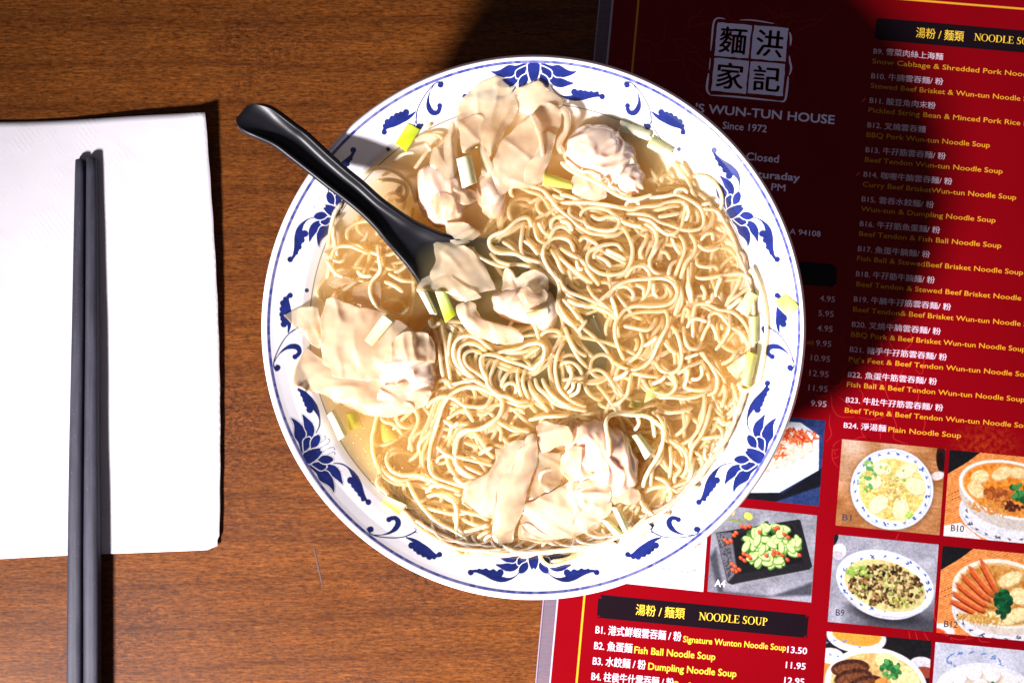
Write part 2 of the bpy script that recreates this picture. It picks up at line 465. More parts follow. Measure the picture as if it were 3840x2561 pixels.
ZT = ZS + 8e-5
def text_verts(s, bold=0.0, shear=0.0):
    if any(ord(c) > 0x2e80 for c in s) and bold > 0:
        # the many-stroke characters cannot be offset: thicken by overprinting slightly shifted copies
        v, f = text_verts(s, 0.0)
        d = bold * 0.9
        V = np.concatenate([v + np.array([[dx, dy, 0]]) for dx, dy in ((-d, 0), (d, 0), (0, d))])
        V[:, 2] = np.repeat(np.arange(3), len(v)) * 1e-6
        return V, [tuple(i + k * len(v) for i in q) for k in range(3) for q in f]
    if bold > 0.012:
        v, f = text_verts(s, 0.0)
        bold *= .8; dd = [(bold * math.cos(a * math.pi / 4), bold * math.sin(a * math.pi / 4)) for a in (range(8) if bold > .035 else (1, 3, 5, 7))] + [(0, 0)]
        V = np.concatenate([v + np.array([[dx, dy, 0]]) for dx, dy in dd]); V[:, 2] = np.repeat(np.arange(len(dd)), len(v)) * 1e-6
        return V, [tuple(i + k * len(v) for i in q) for k in range(len(dd)) for q in f]
    cu = bpy.data.curves.new("t", "FONT")
    cu.body = s; cu.resolution_u = 3; cu.offset = bold; cu.shear = shear
    o = bpy.data.objects.new("t", cu)
    me = bpy.data.meshes.new_from_object(o)
    v = np.array([p.co[:] for p in me.vertices]) if len(me.vertices) else np.zeros((0, 3))
    f = [tuple(p.vertices) for p in me.polygons]
    bpy.data.objects.remove(o); bpy.data.curves.remove(cu); bpy.data.meshes.remove(me)
    return v, f
def lettering(s, fr, p0, p1x, cap, mat, bold=0.008, meas=None, z=ZT, name="lettering", right=False):
    """s set on a baseline from p0 (pixels of frame fr) so that meas (default s) ends at x = p1x; cap = capital height in photo px"""
    ox, oy, sc = FR[fr]
    x0, y0 = ox + p0[0] / sc, oy + p0[1] / sc
    wpx = abs(ox + p1x / sc - x0) / math.cos(MROT)
    v, f = text_verts(s, bold)
    mv = v if meas is None else text_verts(meas, bold)[0]
    sx = wpx / (mv[:, 0].max() - mv[:, 0].min())
    sy = cap / 0.729
    X = (v[:, 0] - (v[:, 0].min())) * sx
    Y = v[:, 1] * sy
    c, s_ = math.cos(MROT), math.sin(MROT)
    k = kz(z)
    px = x0 + X * c - Y * s_; py = y0 - (X * s_ + Y * c)
    V = np.stack([(px - 1920) * k, (1280.5 - py) * k, z + v[:, 2]], 1)
    me = mesh_py(name, V, f)
    return obj(name, me, mat, menu)

def bar(fr, pts, notch=0):
    q = FP(fr, pts)
    vs, fs = rounded_slab([P(p[0], p[1], ZS + 4e-5)[:2] for p in q][::-1], ZS - 1e-4, ZS + 4e-5)
    return obj("heading_bar", mesh_py("heading_bar", vs, fs), INK_BLACK, menu)
bar('m7', [(600, 743), (2100, 889), (2100, 907), (2120, 909), (2108, 1045), (2090, 1043), (2088, 1059), (587, 913), (588, 897), (565, 895), (574, 770), (598, 772)])
bar('m2', [(620, 170), (1000, 200), (1400, 236), (1960, 285), (2100, 297), (2085, 500), (1960, 488), (1000, 405), (640, 372), (588, 350), (600, 190)])
bar('m5', [(380, 590), (660, 612), (688, 640), (684, 728), (660, 746), (370, 722)])
# stepped pixels in the corners of the lower bar
dots = []
for (x, y) in [(584, 748), (592, 742), (2108, 896), (2116, 902), (2096, 1052), (2104, 1046), (570, 902), (578, 908)]:
    q = FP('m7', [(x, y), (x + 9, y + 1), (x + 8, y + 10), (x - 1, y + 9)])
    dots.append((W(q, ZS + 5e-5), [(3, 2, 1, 0)]))
obj("corner_dot", mesh_py("d", *join(dots)), INK_BLACK, menu, kind="stuff")

CN = 23
T = lettering
T("湯粉 / 麵類", 'm7', (848, 884), 1208, 33, INK_YEL, 0.006)
T("湯粉 / 麵類", 'm2', (965, 340), 1405, 31, INK_YEL, 0.006)
# serif heading letters drawn stroke by stroke
def serif(s, fr, p0, p1x, cap, mat, meas=None):
    """roman capitals with thick and thin strokes and small slab serifs, unit height"""
    T_, t_ = 0.13, 0.05
    def st(x0, y0, x1, y1, w):
        d = math.hypot(x1 - x0, y1 - y0); nx, ny = -(y1 - y0) / d * w / 2, (x1 - x0) / d * w / 2
        return ([(x0 + nx, y0 + ny), (x0 - nx, y0 - ny), (x1 - nx, y1 - ny), (x1 + nx, y1 + ny)], [(0, 1, 2, 3)])
    def arc(cx, cy, rx, ry, a0, a1, n=18, thick_x=True, tw=T_):
        V, F = [], []
        for i in range(n + 1):
            a = math.radians(a0 + (a1 - a0) * i / n)
            w = t_ + (tw - t_) * abs(math.cos(a)) if thick_x else t_
            V += [(cx + rx * math.cos(a), cy + ry * math.sin(a)), (cx + (rx - w) * math.cos(a), cy + (ry - t_) * math.sin(a))]
            if i: F.append((2 * i - 2, 2 * i - 1, 2 * i + 1, 2 * i))
        return V, F
    G = {
        'N': (0.78, [st(.14, 0, .14, 1, t_), st(.66, 0, .66, 1, t_), st(.14, .97, .66, .03, T_), st(.02, .02, .26, .02, .04), st(.0, .98, .2, .98, .04), st(.55, .98, .79, .98, .04)]),
        'O': (0.80, [arc(.40, .5, .38, .52, 0, 360, 28)]),
        'D': (0.78, [st(.17, 0, .17, 1, T_), arc(.30, .5, .44, .5, -90, 90), st(.02, .02, .34, .02, .045), st(.02, .98, .34, .98, .045)]),
        'L': (0.62, [st(.17, 0, .17, 1, T_), st(.02, .98, .32, .98, .04), st(.02, .02, .55, .02, .045), st(.56, 0, .60, .24, .04)]),
        'E': (0.66, [st(.17, 0, .17, 1, T_), st(.02, .98, .56, .98, .045), st(.02, .02, .58, .02, .045), st(.17, .52, .46, .52, .045), st(.56, .8, .56, 1, .04), st(.59, 0, .62, .24, .04), st(.46, .42, .46, .62, .035)]),
        'S': (0.56, [arc(.27, .745, .20, .265, 40, 250, 16), arc(.27, .255, .22, .265, -140, 85, 16), st(.12, .60, .42, .42, T_), st(.45, .74, .45, 1.0, .035), st(.06, .0, .06, .27, .035)]),
        'U': (0.78, [st(.17, .3, .17, 1, T_), st(.63, .3, .63, 1, t_), arc(.40, .32, .255, .33, 180, 360, 14), st(.02, .98, .32, .98, .04), st(.52, .98, .76, .98, .04)]),
        'P': (0.62, [st(.17, 0, .17, 1, T_), arc(.27, .74, .29, .26, -90, 90, 14), st(.02, .98, .30, .98, .045), st(.02, .02, .33, .02, .04), st(.17, .49, .29, .49, .045)]),
        ' ': (0.30, []),
    }
    V, F = [], []; x = 0
    for ch in s:
        wd, parts = G[ch]
        for vs, fs in parts:
            o = len(V); V += [(vx + x, vy) for vx, vy in vs]; F += [tuple(i + o for i in f) for f in fs]
        x += wd
    ox, oy, sc = FR[fr]
    mx_ = sum(G[c][0] for c in (meas or s))
    sx = abs(p1x - p0[0]) / sc / math.cos(MROT) / mx_
    z = ZT; k = kz(z); c, s_ = math.cos(MROT), math.sin(MROT)
    out = []
    for i, (a, b_) in enumerate(V):
        X = a * sx; Y = b_ * cap
        px = ox + p0[0] / sc + X * c - Y * s_; py = oy + p0[1] / sc - (X * s_ + Y * c)
        out.append(((px - 1920) * k, (1280.5 - py) * k, z + 1e-7 * i))
    return obj("lettering", mesh_py("lettering", out, F), mat, menu)
serif("NOODLE SOUP", 'm7', (1312, 926), 1818, 29, INK_YEL)
serif("NOODLE SOUP", 'm2', (1500, 374), 1865, 26.5, INK_YEL, "NOODLE")
# lower block
T("B1. 港式鮮蝦雲吞麵 / 粉", 'm7', (553, 1024), 1183, 28, INK_WHITE, 0.02)
T("Signature Wunton Noodle Soup", 'm7', (1197, 1088), 1953, 24, INK_YEL, 0.018)
T("13.50", 'm7', (1962, 1166), 2107, 25, INK_WHITE, 0.02)
T("B2. 魚蛋麵", 'm7', (543, 1140), 823, 28, INK_WHITE, 0.02)
T("Fish Ball Noodle Soup", 'm7', (838, 1170), 1433, 27, INK_YEL, 0.02)
T("11.95", 'm7', (1951, 1279), 2096, 25, INK_WHITE, 0.02)
T("B3. 水餃麵 / 粉", 'm7', (533, 1253), 922, 28, INK_WHITE, 0.02)
T("Dumpling Noodle Soup", 'm7', (940, 1290), 1588, 27, INK_YEL, 0.02)
T("12.95", 'm7', (1940, 1392), 2086, 25, INK_WHITE, 0.02)
T("B4. 柱侯牛什雲吞麵 / 粉", 'm7', (523, 1366), 1128, 28, INK_WHITE, 0.02)
T("Beef", 'm7', (1132, 1424), 1250, 26, INK_YEL, 0.02)
L2 = [('m2', "B9. 雪菜肉絲上海麵", (575, 495), 1215, "Snow Cabbage & Shredded Pork Noodle Soup", (565, 585), 1755, "Snow Cabbage & Shredded Pork"),
      ('m2', "B10. 牛腩雲吞麵/ 粉", (555, 722), 1215, "Stewed Beef Brisket & Wun-tun Noodle Soup", (550, 810), 1925, "Stewed Beef Brisket & Wun-tun Noodle"),
      ('m2', "B11. 酸豆角肉末粉", (540, 947), 1145, "Pickled String Bean & Minced Pork Rice Noodle", (530, 1033), 1925, "Pickled String Bean & Minced Pork Rice"),
      ('m2', "B12. 叉燒雲吞麵", (520, 1172), 1055, "BBQ Pork Wun-tun Noodle Soup", (512, 1260), 1645, None),
      ('m2', "B13. 牛孖筋雲吞麵/ 粉", (503, 1400), 1238, "Beef Tendon Wun-tun Noodle Soup", (497, 1488), 1762, None),
      ('m3', "B14. 咖喱牛腩雲吞麵/ 粉", (485, 155), 1298, "Curry Beef BrisketWun-tun Noodle Soup", (477, 245), 1887, None),
      ('m3', "B15. 雲吞水餃麵/ 粉", (467, 382), 1130, "Wun-tun & Dumpling Noodle Soup", (460, 470), 1697, None),
      ('m3', "B16. 牛孖筋魚蛋麵/ 粉", (450, 608), 1187, "Beef Tendon & Fish Ball Noodle Soup", (443, 697), 1750, None),
      ('m3', "B17. 魚蛋牛腩麵/ 粉", (432, 838), 1095, "Fish Ball & StewedBeef Brisket Noodle Soup", (425, 925), 1950, None),
      ('m3', "B18. 牛孖筋牛腩麵/ 粉", (415, 1068), 1138, "Beef Tendon & Stewed Beef Brisket Noodle Soup", (418, 1160), 1933, "Beef Tendon & Stewed Beef Brisket Noodle"),
      ('m3', "B19. 牛腩牛孖筋雲吞麵/ 粉", (395, 1300), 1287, "Beef Tendon& Beef Brisket Wun-tun Noodle Soup", (388, 1392), 1928, "Beef Tendon& Beef Brisket Wun-tun Noodle"),
      ('m4', "B20. 叉燒牛腩雲吞麵/ 粉", (377, 208), 1193, "BBQ Pork & Beef Brisket Wun-tun Noodle Soup", (370, 300), 1975, None),
      ('m4', "B21. 豬手牛孖筋雲吞麵/ 粉", (358, 438), 1250, "Pig's Feet & Beef Tendon Wun-tun Noodle Soup", (350, 528), 1850, "Pig's Feet & Beef Tendon Wun-tun Noodle"),
      ('m4', "B22. 魚蛋牛筋雲吞麵/ 粉", (340, 668), 1158, "Fish Ball & Beef Tendon Wun-tun Noodle Soup", (332, 758), 1770, "Fish Ball & Beef Tendon Wun-tun Noodle"),
      ('m4', "B23. 牛肚牛孖筋雲吞麵/ 粉", (322, 902), 1215, "Beef Tripe & Beef Tendon Wun-tun Noodle Soup", (313, 995), 1840, "Beef Tripe & Beef Tendon Wun-tun Noodle")]
for fr, a, pa, ea, b_, pb, eb, ms in L2:
    T(a, fr, pa, ea, 20.5, INK_WHITE, 0.010)
    T(b_, fr, pb, eb, 19.5, INK_GOLD, 0.004, ms)
T("B24. 淨湯麵", 'm4', (303, 1135), 692, 20.5, INK_WHITE, 0.010)
T("Plain Noodle Soup", 'm4', (712, 1172), 1380, 20, INK_GOLD, 0.004)
for s, x0_, x1_, y in [("4.95", 586, 675, 831), ("5.95", 577, 667, 918), ("4.95", 571, 661, 1006), ("9.95", 563, 653, 1094), ("10.95", 533, 646, 1180),
                       ("12.95", 525, 638, 1270), ("11.95", 519, 632, 1356), ("9.95", 533, 625, 1446)]:
    T(s, 'm5', (x0_, y - 2), x1_, 23, INK_WHITE, 0.004)
T("(Cold)", 'm5', (480, 1080), 550, 17, INK_GOLD, 0.004)
T("A 94108", 'm5', (408, 436), 590, 22, INK_WHITE_SHADE, 0.003)
T("Closed", 'm1', (1562, 1568), 1880, 30, INK_WHITE_SHADE, 0.02)
T("Saturaday", 'm5', (150, 98), 468, 28, INK_WHITE_SHADE, 0.03)
T("PM", 'm5', (300, 178), 383, 27, INK_WHITE_SHADE, 0.02)
T("Since 1972", 'm1', (1330, 1262), 1762, 28, INK_WHITE_SHADE, 0.02)
T("'S WUN-TUN HOUSE", 'm1', (1063, 1100), 2352, 34, INK_WHITE_SHADE, 0.028, "'S WUN-TUN HOUS")
# two small chilli marks
CH = ink("chilli_ink", (0.80, 0.06, 0.02))
for fr, x, y in (('m2', 500, 905), ('m3', 447, 112)):
    q = FP(fr, [(x + 8, y - 8), (x + 2, y + 10), (x - 14, y + 28), (x - 44, y + 38), (x - 18, y + 18)])
    obj("chilli_mark", mesh_py("chilli_mark", W(q, ZT), [(0, 4, 3, 2, 1)]), CH, menu)
# seal: four white squares with the characters left in red
def seal():
    rs_ = random.Random(2)
    sq = [[(1280, 222), (1618, 250), (1585, 578), (1250, 545)], [(1640, 250), (1975, 280), (1945, 610), (1610, 575)],
          [(1252, 570), (1588, 600), (1558, 925), (1220, 890)], [(1608, 605), (1945, 630), (1920, 945), (1580, 915)]]
    parts = []
    for s in sq:
        q = []
        for i in range(4):
            a, b_ = s[i], s[(i + 1) % 4]
            for k in range(7):
                t = k / 7
                q.append((a[0] + (b_[0] - a[0]) * t + rs_.uniform(-4, 4), a[1] + (b_[1] - a[1]) * t + rs_.uniform(-4, 4)))
        parts.append((W(FP('m1', q), ZS + 5e-5), [tuple(reversed(range(len(q))))]))
    fr_ = [[(1215, 500), (1225, 400), (1240, 250), (1260, 195), (1300, 180), (1355, 190)], [(1500, 200), (1600, 200), (1700, 212), (1835, 235)],
           [(1990, 320), (2000, 380), (1995, 450)], [(1985, 550), (1990, 600), (2003, 670), (1985, 740)], [(1975, 750), (1965, 850), (1950, 960), (1930, 995), (1890, 995)],
           [(1890, 995), (1700, 975), (1500, 955), (1380, 945), (1210, 935)], [(1215, 938), (1185, 900), (1178, 850), (1195, 720)], [(1200, 690), (1212, 570)]]
    for q, wd in zip(fr_, (7, 5, 8, 8, 9, 7, 9, 4)):
        parts.append(strip(FP('m1', q), wd, ZS + 5e-5))
    o = obj("seal_emblem", mesh_py("seal_emblem", *join(parts)), INK_WHITE_SHADE, menu)
    for ch, s in zip("麵洪家記", sq):
        v, f = text_verts(ch, 0.022)
        v = v[:, :2]; lo, hi = v.min(0), v.max(0)
        v = (v - lo) / (hi - lo)
        u, t = 0.10 + 0.80 * v[:, 0:1], 0.10 + 0.80 * v[:, 1:2]
        s_ = np.array(s, float)
        q = (1 - t) * ((1 - u) * s_[3] + u * s_[2]) + t * ((1 - u) * s_[0] + u * s_[1])
        obj("seal_character", mesh_py("c", W(FP('m1', [tuple(r) for r in q]), ZT), f), INK_RED, o)
seal()

# ---- printed dish pictures: flat prints, one colour value per point of a fine sheet
def vnoise(U, V, s, seed=0):
    r = np.random.RandomState(seed); g = r.rand(64, 64)
    x = U / s % 63; y = V / s % 63
    i = x.astype(int); j = y.astype(int); fx = x - i; fy = y - j
    fx = fx * fx * (3 - 2 * fx); fy = fy * fy * (3 - 2 * fy)
    return (g[j, i] * (1 - fx) + g[j, i + 1] * fx) * (1 - fy) + (g[j + 1, i] * (1 - fx) + g[j + 1, i + 1] * fx) * fy
class Art:
    def __init__(s, w_, h_, step=1.9, bg=(200, 200, 200)):
        s.w, s.h = w_, h_; s.nx, s.ny = int(w_ / step) + 1, int(h_ / step) + 1
        s.U, s.V = np.meshgrid(np.linspace(0, w_, s.nx), np.linspace(0, h_, s.ny))
        s.C = np.zeros(s.U.shape + (3,)); s.C[:] = np.array(bg) / 255.; s.seed = 1
    def put(s, m, col, a=1.0):
        m = (np.clip(m, 0, 1) * a)[..., None]; c = np.array(col, float) / 255. if not isinstance(col, np.ndarray) else col
        s.C = s.C * (1 - m) + c * m
    def ell(s, x, y, a, b, col=None, rot=0, soft=1.5, al=1.0):
        r = math.radians(rot); dx, dy = s.U - x, s.V - y
        u = dx * math.cos(r) + dy * math.sin(r); v = -dx * math.sin(r) + dy * math.cos(r)
        d = (1 - np.sqrt((u / a) ** 2 + (v / b) ** 2)) * min(a, b)
        m = np.clip(d / soft + 0.5, 0, 1)
        if col is not None: s.put(m, col, al)
        return m
    def poly(s, pts, col=None, al=1.0, soft=1.5):
        inside = np.zeros(s.U.shape, bool); n = len(pts); dm = np.full(s.U.shape, 1e9)
        for i in range(n):
            (xa, ya), (xb, yb) = pts[i], pts[(i + 1) % n]
            if ya != yb:
                c = ((ya > s.V) != (yb > s.V)) & (s.U < (xb - xa) * (s.V - ya) / (yb - ya) + xa); inside ^= c
            L2_ = (xb - xa) ** 2 + (yb - ya) ** 2 + 1e-9
            t = np.clip(((s.U - xa) * (xb - xa) + (s.V - ya) * (yb - ya)) / L2_, 0, 1)
            dm = np.minimum(dm, np.hypot(s.U - xa - t * (xb - xa), s.V - ya - t * (yb - ya)))
        m = np.clip(np.where(inside, dm, -dm) / soft + 0.5, 0, 1)
        if col is not None: s.put(m, col, al)
        return m
    def grain(s, sc, amp, mask=1.0, sx=1.0):
        s.seed += 1; n = vnoise(s.U * sx, s.V, sc, s.seed) - 0.5
        s.C = np.clip(s.C + (n * amp / 255. * mask)[..., None], 0, 1)
    def blobs(s, n, reg, cols, smin, smax, seed, el=1.6, shade=True):
        """many little pieces inside ellipse reg=(x,y,a,b)"""
        r = random.Random(seed)
        for _ in range(n):
            a = r.uniform(0, 6.283); q = math.sqrt(r.random())
            x, y = reg[0] + reg[2] * q * math.cos(a), reg[1] + reg[3] * q * math.sin(a)
            b_ = r.uniform(smin, smax); c = r.choice(cols); rot = r.uniform(0, 180)
            if shade: s.ell(x + 1.5, y + 2, b_ * el, b_, tuple(v * 0.72 for v in c), rot, 2.0, 0.7)
            s.ell(x, y, b_ * el * 0.9, b_ * 0.85, c, rot, 2.0, 0.9)
    def wonton(s, x, y, a, b, rot, base=(244, 226, 168), seed=0):
        s.ell(x + 3, y + 4, a, b, tuple(v * 0.82 for v in base), rot, 5)
        m = s.ell(x, y, a, b, base, rot, 5)
        n = vnoise(s.U + s.V * 0.4, s.V - s.U * 0.3, 8, seed) - 0.45
        s.C = np.clip(s.C + (n * m * 0.20)[..., None] * np.array([1, 1, 1.2]), 0, 1)
        r = random.Random(seed)
        for _ in range(4):
            s.ell(x + r.uniform(-.5, .5) * a, y + r.uniform(-.5, .5) * b, a * .3, b * .16, tuple(min(255, v * 1.06) for v in base), rot + r.uniform(-50, 50), 4, .7)
    def bowl_marks(s, x, y, a, b, col, n=18, seed=0, w_=7):
        r = random.Random(seed)
        for k in range(n):
            t = 2 * math.pi * k / n + .1
            ex, ey = x + a * math.cos(t), y + b * math.sin(t)
            rot = math.degrees(math.atan2(b * math.cos(t), -a * math.sin(t)))
            if k % 3 == 0:
                for q in range(5): s.ell(ex + r.uniform(-9, 9), ey + r.uniform(-6, 6), 5, 2.6, col, rot + r.uniform(-40, 40), 1.6, .9)
            else:
                s.ell(ex, ey, w_, 2.5, col, rot + r.uniform(-25, 25), 1.6, .85)
                s.ell(ex + 4 * math.cos(t), ey + 4 * math.sin(t), 3, 2.3, col, rot, 1.6, .8)
    def text(s, t, x, y, h, dark=(30, 30, 40), halo=None):
        pass
def make_pic(art, corners, name="dish_picture", label=None):
    """corners: TL, TR, BR, BL in photo pixels"""
    c = np.array(corners, float); u = (art.U / art.w)[..., None]; v = (art.V / art.h)[..., None]
    p = (1 - v) * ((1 - u) * c[0] + u * c[1]) + v * ((1 - u) * c[3] + u * c[2])
    z = ZS + 4e-5; k = kz(z)
    V = np.stack([(p[..., 0] - 1920) * k, (1280.5 - p[..., 1]) * k, np.full(art.U.shape, z)], -1).reshape(-1, 3)
    me = mesh_np(name, V, grid_faces(art.nx, art.ny)[:, ::-1], False)
    hf = (vnoise(art.U, art.V, 2.6, 91) - .5) * .10 + (vnoise(art.U, art.V, 6.5, 92) - .5) * .10
    art.C = np.clip(art.C * (1 + hf[..., None]) + (hf * .25)[..., None], 0, 1)
    art.C = np.clip(0.5 + (art.C - 0.5) * 1.08, 0, 1)
    col = art.C.reshape(-1, 3)
    lin = np.where(col <= 0.04045, col / 12.92, ((col + 0.055) / 1.055) ** 2.4)
    set_cols(me, lin * 0.46)
    return obj(name, me, PRINT, menu, label)
PRINT, nt, b = new_mat("four_colour_print")
at = node(nt, 'ShaderNodeAttribute', attribute_name="col")
nt.links.new(at.outputs['Color'], b.inputs['Base Color']); b.inputs['Roughness'].default_value = 0.5
b.inputs['Specular IOR Level'].default_value = 0.15
# B1: wonton noodle soup seen from above on a wooden table
PW, PH = 391, 327
A = Art(PW, PH, bg=(178, 122, 76)); A.grain(6, 26, 1, .15); A.grain(60, 50); 
A.ell(40, 20, 60, 40, (232, 214, 200), 20, 60, .7); A.ell(190, 10, 50, 30, (225, 200, 180), 0, 40, .5); A.ell(20, 110, 40, 60, (215, 190, 170), 0, 60, .5); A.ell(60, 290, 90, 40, (150, 96, 50), 0, 60, .6)
A.ell(378, 38, 20, 52, (52, 22, 20), -6, 3); A.ell(377, 50, 15, 36, (28, 14, 16), -6, 4); A.ell(368, 104, 26, 16, (226, 216, 214), -20, 3)
A.ell(204, 178, 160, 157, (120, 84, 60), 0, 22, .6); A.ell(201, 171, 156, 153, (206, 216, 236), 0, 2); A.ell(201, 170, 152, 149, (240, 242, 250), 0, 4); A.ell(201, 170, 147, 144, (120, 150, 220), 0, 2, .6); A.ell(201, 170, 144, 141, (240, 242, 250), 0, 2)
A.bowl_marks(201, 170, 137, 134, (52, 92, 178), 24, 3, 8)
A.ell(201, 172, 125, 119, (238, 226, 170), 0, 5); m = A.ell(201, 172, 121, 115, (232, 205, 122), 0, 8); A.grain(14, 50, m); A.grain(4, 50, m)
A.blobs(90, (201, 172, 112, 104), [(236, 212, 130), (246, 228, 150), (222, 180, 84), (214, 206, 110)], 2, 6, 5)
for x, y, a, b_, r, s_ in [(150, 95, 42, 24, 5, 1), (250, 95, 44, 24, -35, 2), (130, 150, 32, 24, -20, 3), (288, 150, 40, 30, 20, 4), (155, 230, 42, 27, -50, 5), (240, 245, 30, 44, -10, 6)]:
    A.wonton(x, y, a, b_, r, (248, 234, 182), s_)
A.blobs(26, (105, 130, 30, 60), [(150, 200, 90), (190, 220, 120), (90, 170, 90)], 3, 8, 6); A.blobs(14, (205, 110, 60, 50), [(130, 200, 90), (190, 220, 110)], 2, 5, 7); A.blobs(8, (270, 262, 14, 10), [(180, 220, 100)], 3, 7, 8)
A.blobs(60, (205, 170, 40, 44), [(250, 236, 178), (228, 196, 120), (212, 176, 96)], 1.5, 3.5, 9, 3)
make_pic(A, [(3158, 1646), (3546, 1683), (3523, 2006), (3133, 1969)])
T("B1", 'm6', (192, 570), 248, 24, INK_DK, 0.01)
# B9: minced pork noodles
A = Art(PW, PH, bg=(168, 168, 180)); A.grain(40, 40); A.grain(5, 16)
A.V2 = A.V / PH; A.put(np.clip((A.V - 200) / 90, 0, 1) * np.clip((A.U - 40) / 120, 0, 1), (62, 62, 70), .85)
A.ell(0, 18, 14, 26, (24, 24, 28), 20, 2); A.ell(22, 62, 26, 30, (228, 222, 226), 15, 3); A.ell(20, 76, 22, 16, (196, 190, 198), 15, 3)
A.ell(210, 276, 130, 34, (44, 44, 52), 6, 20, .85); A.ell(206, 222, 132, 72, (196, 186, 196), 6, 3); A.ell(202, 205, 150, 90, (214, 208, 220), 8, 3)
A.ell(202, 165, 186, 122, (200, 208, 232), 10, 2); A.ell(202, 163, 182, 118, (240, 240, 250), 10, 3); A.ell(202, 164, 176, 112, (150, 172, 226), 10, 2, .5); A.ell(202, 164, 173, 109, (240, 240, 250), 10, 2)
A.bowl_marks(202, 164, 164, 100, (50, 84, 170), 22, 8, 8)
A.ell(202, 172, 156, 92, (214, 204, 140), 12, 4)
A.blobs(330, (204, 172, 138, 78), [(70, 46, 26), (40, 26, 20), (128, 92, 52), (170, 130, 80), (206, 176, 120), (96, 70, 40)], 3, 7, 10)
A.blobs(40, (204, 172, 130, 74), [(196, 206, 110), (226, 216, 160), (170, 190, 90)], 2.5, 6, 11)
A.blobs(24, (96, 130, 40, 28), [(150, 190, 80), (200, 216, 120)], 3, 8, 12); A.blobs(16, (270, 232, 50, 14), [(214, 204, 110), (170, 180, 80)], 3, 6, 13)
make_pic(A, [(3129, 2003), (3520, 2041), (3497, 2368), (3104, 2330)])
T("B9", 'm6', (152, 1152), 205, 25, INK_DK, 0.01)
# mats and garnished bowls on the right
def mat_bowl(A, kind):
    A.C[:] = np.array((232, 150, 84)) / 255.
    t = (A.U * 0.5 + A.V * 0.87)
    st_ = (np.sin(t / 9 * 2 * math.pi) > 0.75).astype(float); A.put(st_, (196, 110, 50), .8)
    A.grain(9, 30)
    A.poly([(-5, -5), (120, -5), (70, 40), (-5, 95)], (22, 22, 26))
    for o in (0, 14):
        for k in range(24):
            x, y = 20 + k * 11 + o, 110 - k * 6 + o * 1.2
            A.ell(x - 10, y + 60, 3.5, 1.8, (90, 46, 24), -30, 1.2)
A = Art(388, PH); mat_bowl(A, 0)
A.poly([(-5, 290), (60, 270), (160, 340), (-5, 340)], (230, 226, 224))
A.ell(240, 230, 190, 110, (226, 226, 232), 6, 3); A.ell(240, 228, 184, 104, (196, 200, 210), 6, 2); A.ell(240, 226, 181, 101, (226, 226, 232), 6, 2); A.bowl_marks(240, 232, 160, 84, (60, 70, 90), 22, 5, 9)
A.ell(245, 160, 200, 118, (206, 196, 188), 8, 3); A.ell(244, 130, 202, 108, (244, 238, 230), 8, 3); A.ell(246, 130, 190, 98, (222, 150, 90), 8, 4); m = A.ell(246, 132, 184, 92, (232, 142, 52), 8, 6); A.grain(10, 60, m)
for x, y, a, b_, r, s_ in [(120, 90, 34, 24, -20, 1), (200, 70, 40, 22, -30, 2), (110, 140, 36, 26, 40, 3), (260, 62, 34, 20, 5, 4)]: A.wonton(x, y, a, b_, r, (248, 206, 150), s_)
A.blobs(34, (190, 160, 55, 34), [(196, 110, 50), (160, 84, 40), (216, 140, 70)], 7, 13, 21, 1.4); A.blobs(90, (200, 200, 120, 26), [(240, 170, 90), (226, 146, 66)], 2, 4, 22, 4)
A.blobs(26, (286, 130, 42, 46), [(40, 120, 60), (30, 90, 50), (70, 150, 80)], 6, 13, 23, 1.3); A.blobs(10, (250, 190, 40, 16), [(90, 40, 30)], 5, 9, 24)
make_pic(A, [(3561, 1686), (3949, 1723), (3926, 2045), (3538, 2008)])
T("B10", 'm6', (856, 636), 936, 25, INK_DK, 0.01)
A = Art(388, PH); mat_bowl(A, 1)
A.ell(10, 320, 60, 30, (232, 226, 222), 0, 6); A.ell(6, 322, 30, 12, (220, 80, 40), 10, 6)
A.ell(230, 232, 180, 118, (226, 226, 230), 6, 3); A.ell(230, 230, 174, 112, (190, 196, 206), 6, 2); A.ell(230, 228, 171, 109, (228, 228, 232), 6, 2); A.bowl_marks(230, 236, 152, 92, (50, 60, 80), 20, 6, 9)
A.ell(236, 180, 190, 134, (214, 204, 194), 6, 3); A.ell(236, 158, 190, 128, (240, 230, 214), 6, 3); A.ell(238, 160, 176, 116, (216, 178, 120), 6, 4); m = A.ell(238, 162, 168, 108, (200, 140, 70), 6, 6); A.grain(12, 60, m)
for i, (x, y, r) in enumerate([(110, 225, 20), (112, 200, 26), (120, 172, 32), (134, 144, 38), (152, 118, 46), (182, 98, 58)]):
    A.ell(x + 4, y + 6, 72, 13, (110, 34, 18), r, 3); A.ell(x, y, 72, 12, (206, 96, 46), r, 3); A.ell(x + 6, y - 3, 56, 5, (232, 150, 90), r, 3, .8); A.ell(x - 10, y + 9, 60, 3, (150, 30, 20), r, 2, .8)
for x, y, a, b_, r, s_ in [(260, 100, 46, 24, -30, 5), (300, 160, 40, 30, 10, 6), (230, 250, 56, 22, 8, 7), (300, 230, 40, 26, -20, 8)]: A.wonton(x, y, a, b_, r, (240, 216, 160), s_)
A.blobs(80, (160, 258, 90, 14), [(236, 190, 110), (214, 160, 80)], 2, 4, 31, 4); A.blobs(40, (238, 190, 28, 58), [(20, 96, 56), (14, 70, 44), (46, 130, 70)], 7, 14, 32, 1.3)
make_pic(A, [(3535, 2046), (3923, 2083), (3900, 2408), (3511, 2371)])
T("B12", 'm6', (814, 1222), 898, 25, INK_DK, 0.01)
A = Art(PW, PH, bg=(26, 24, 28)); A.grain(10, 10)
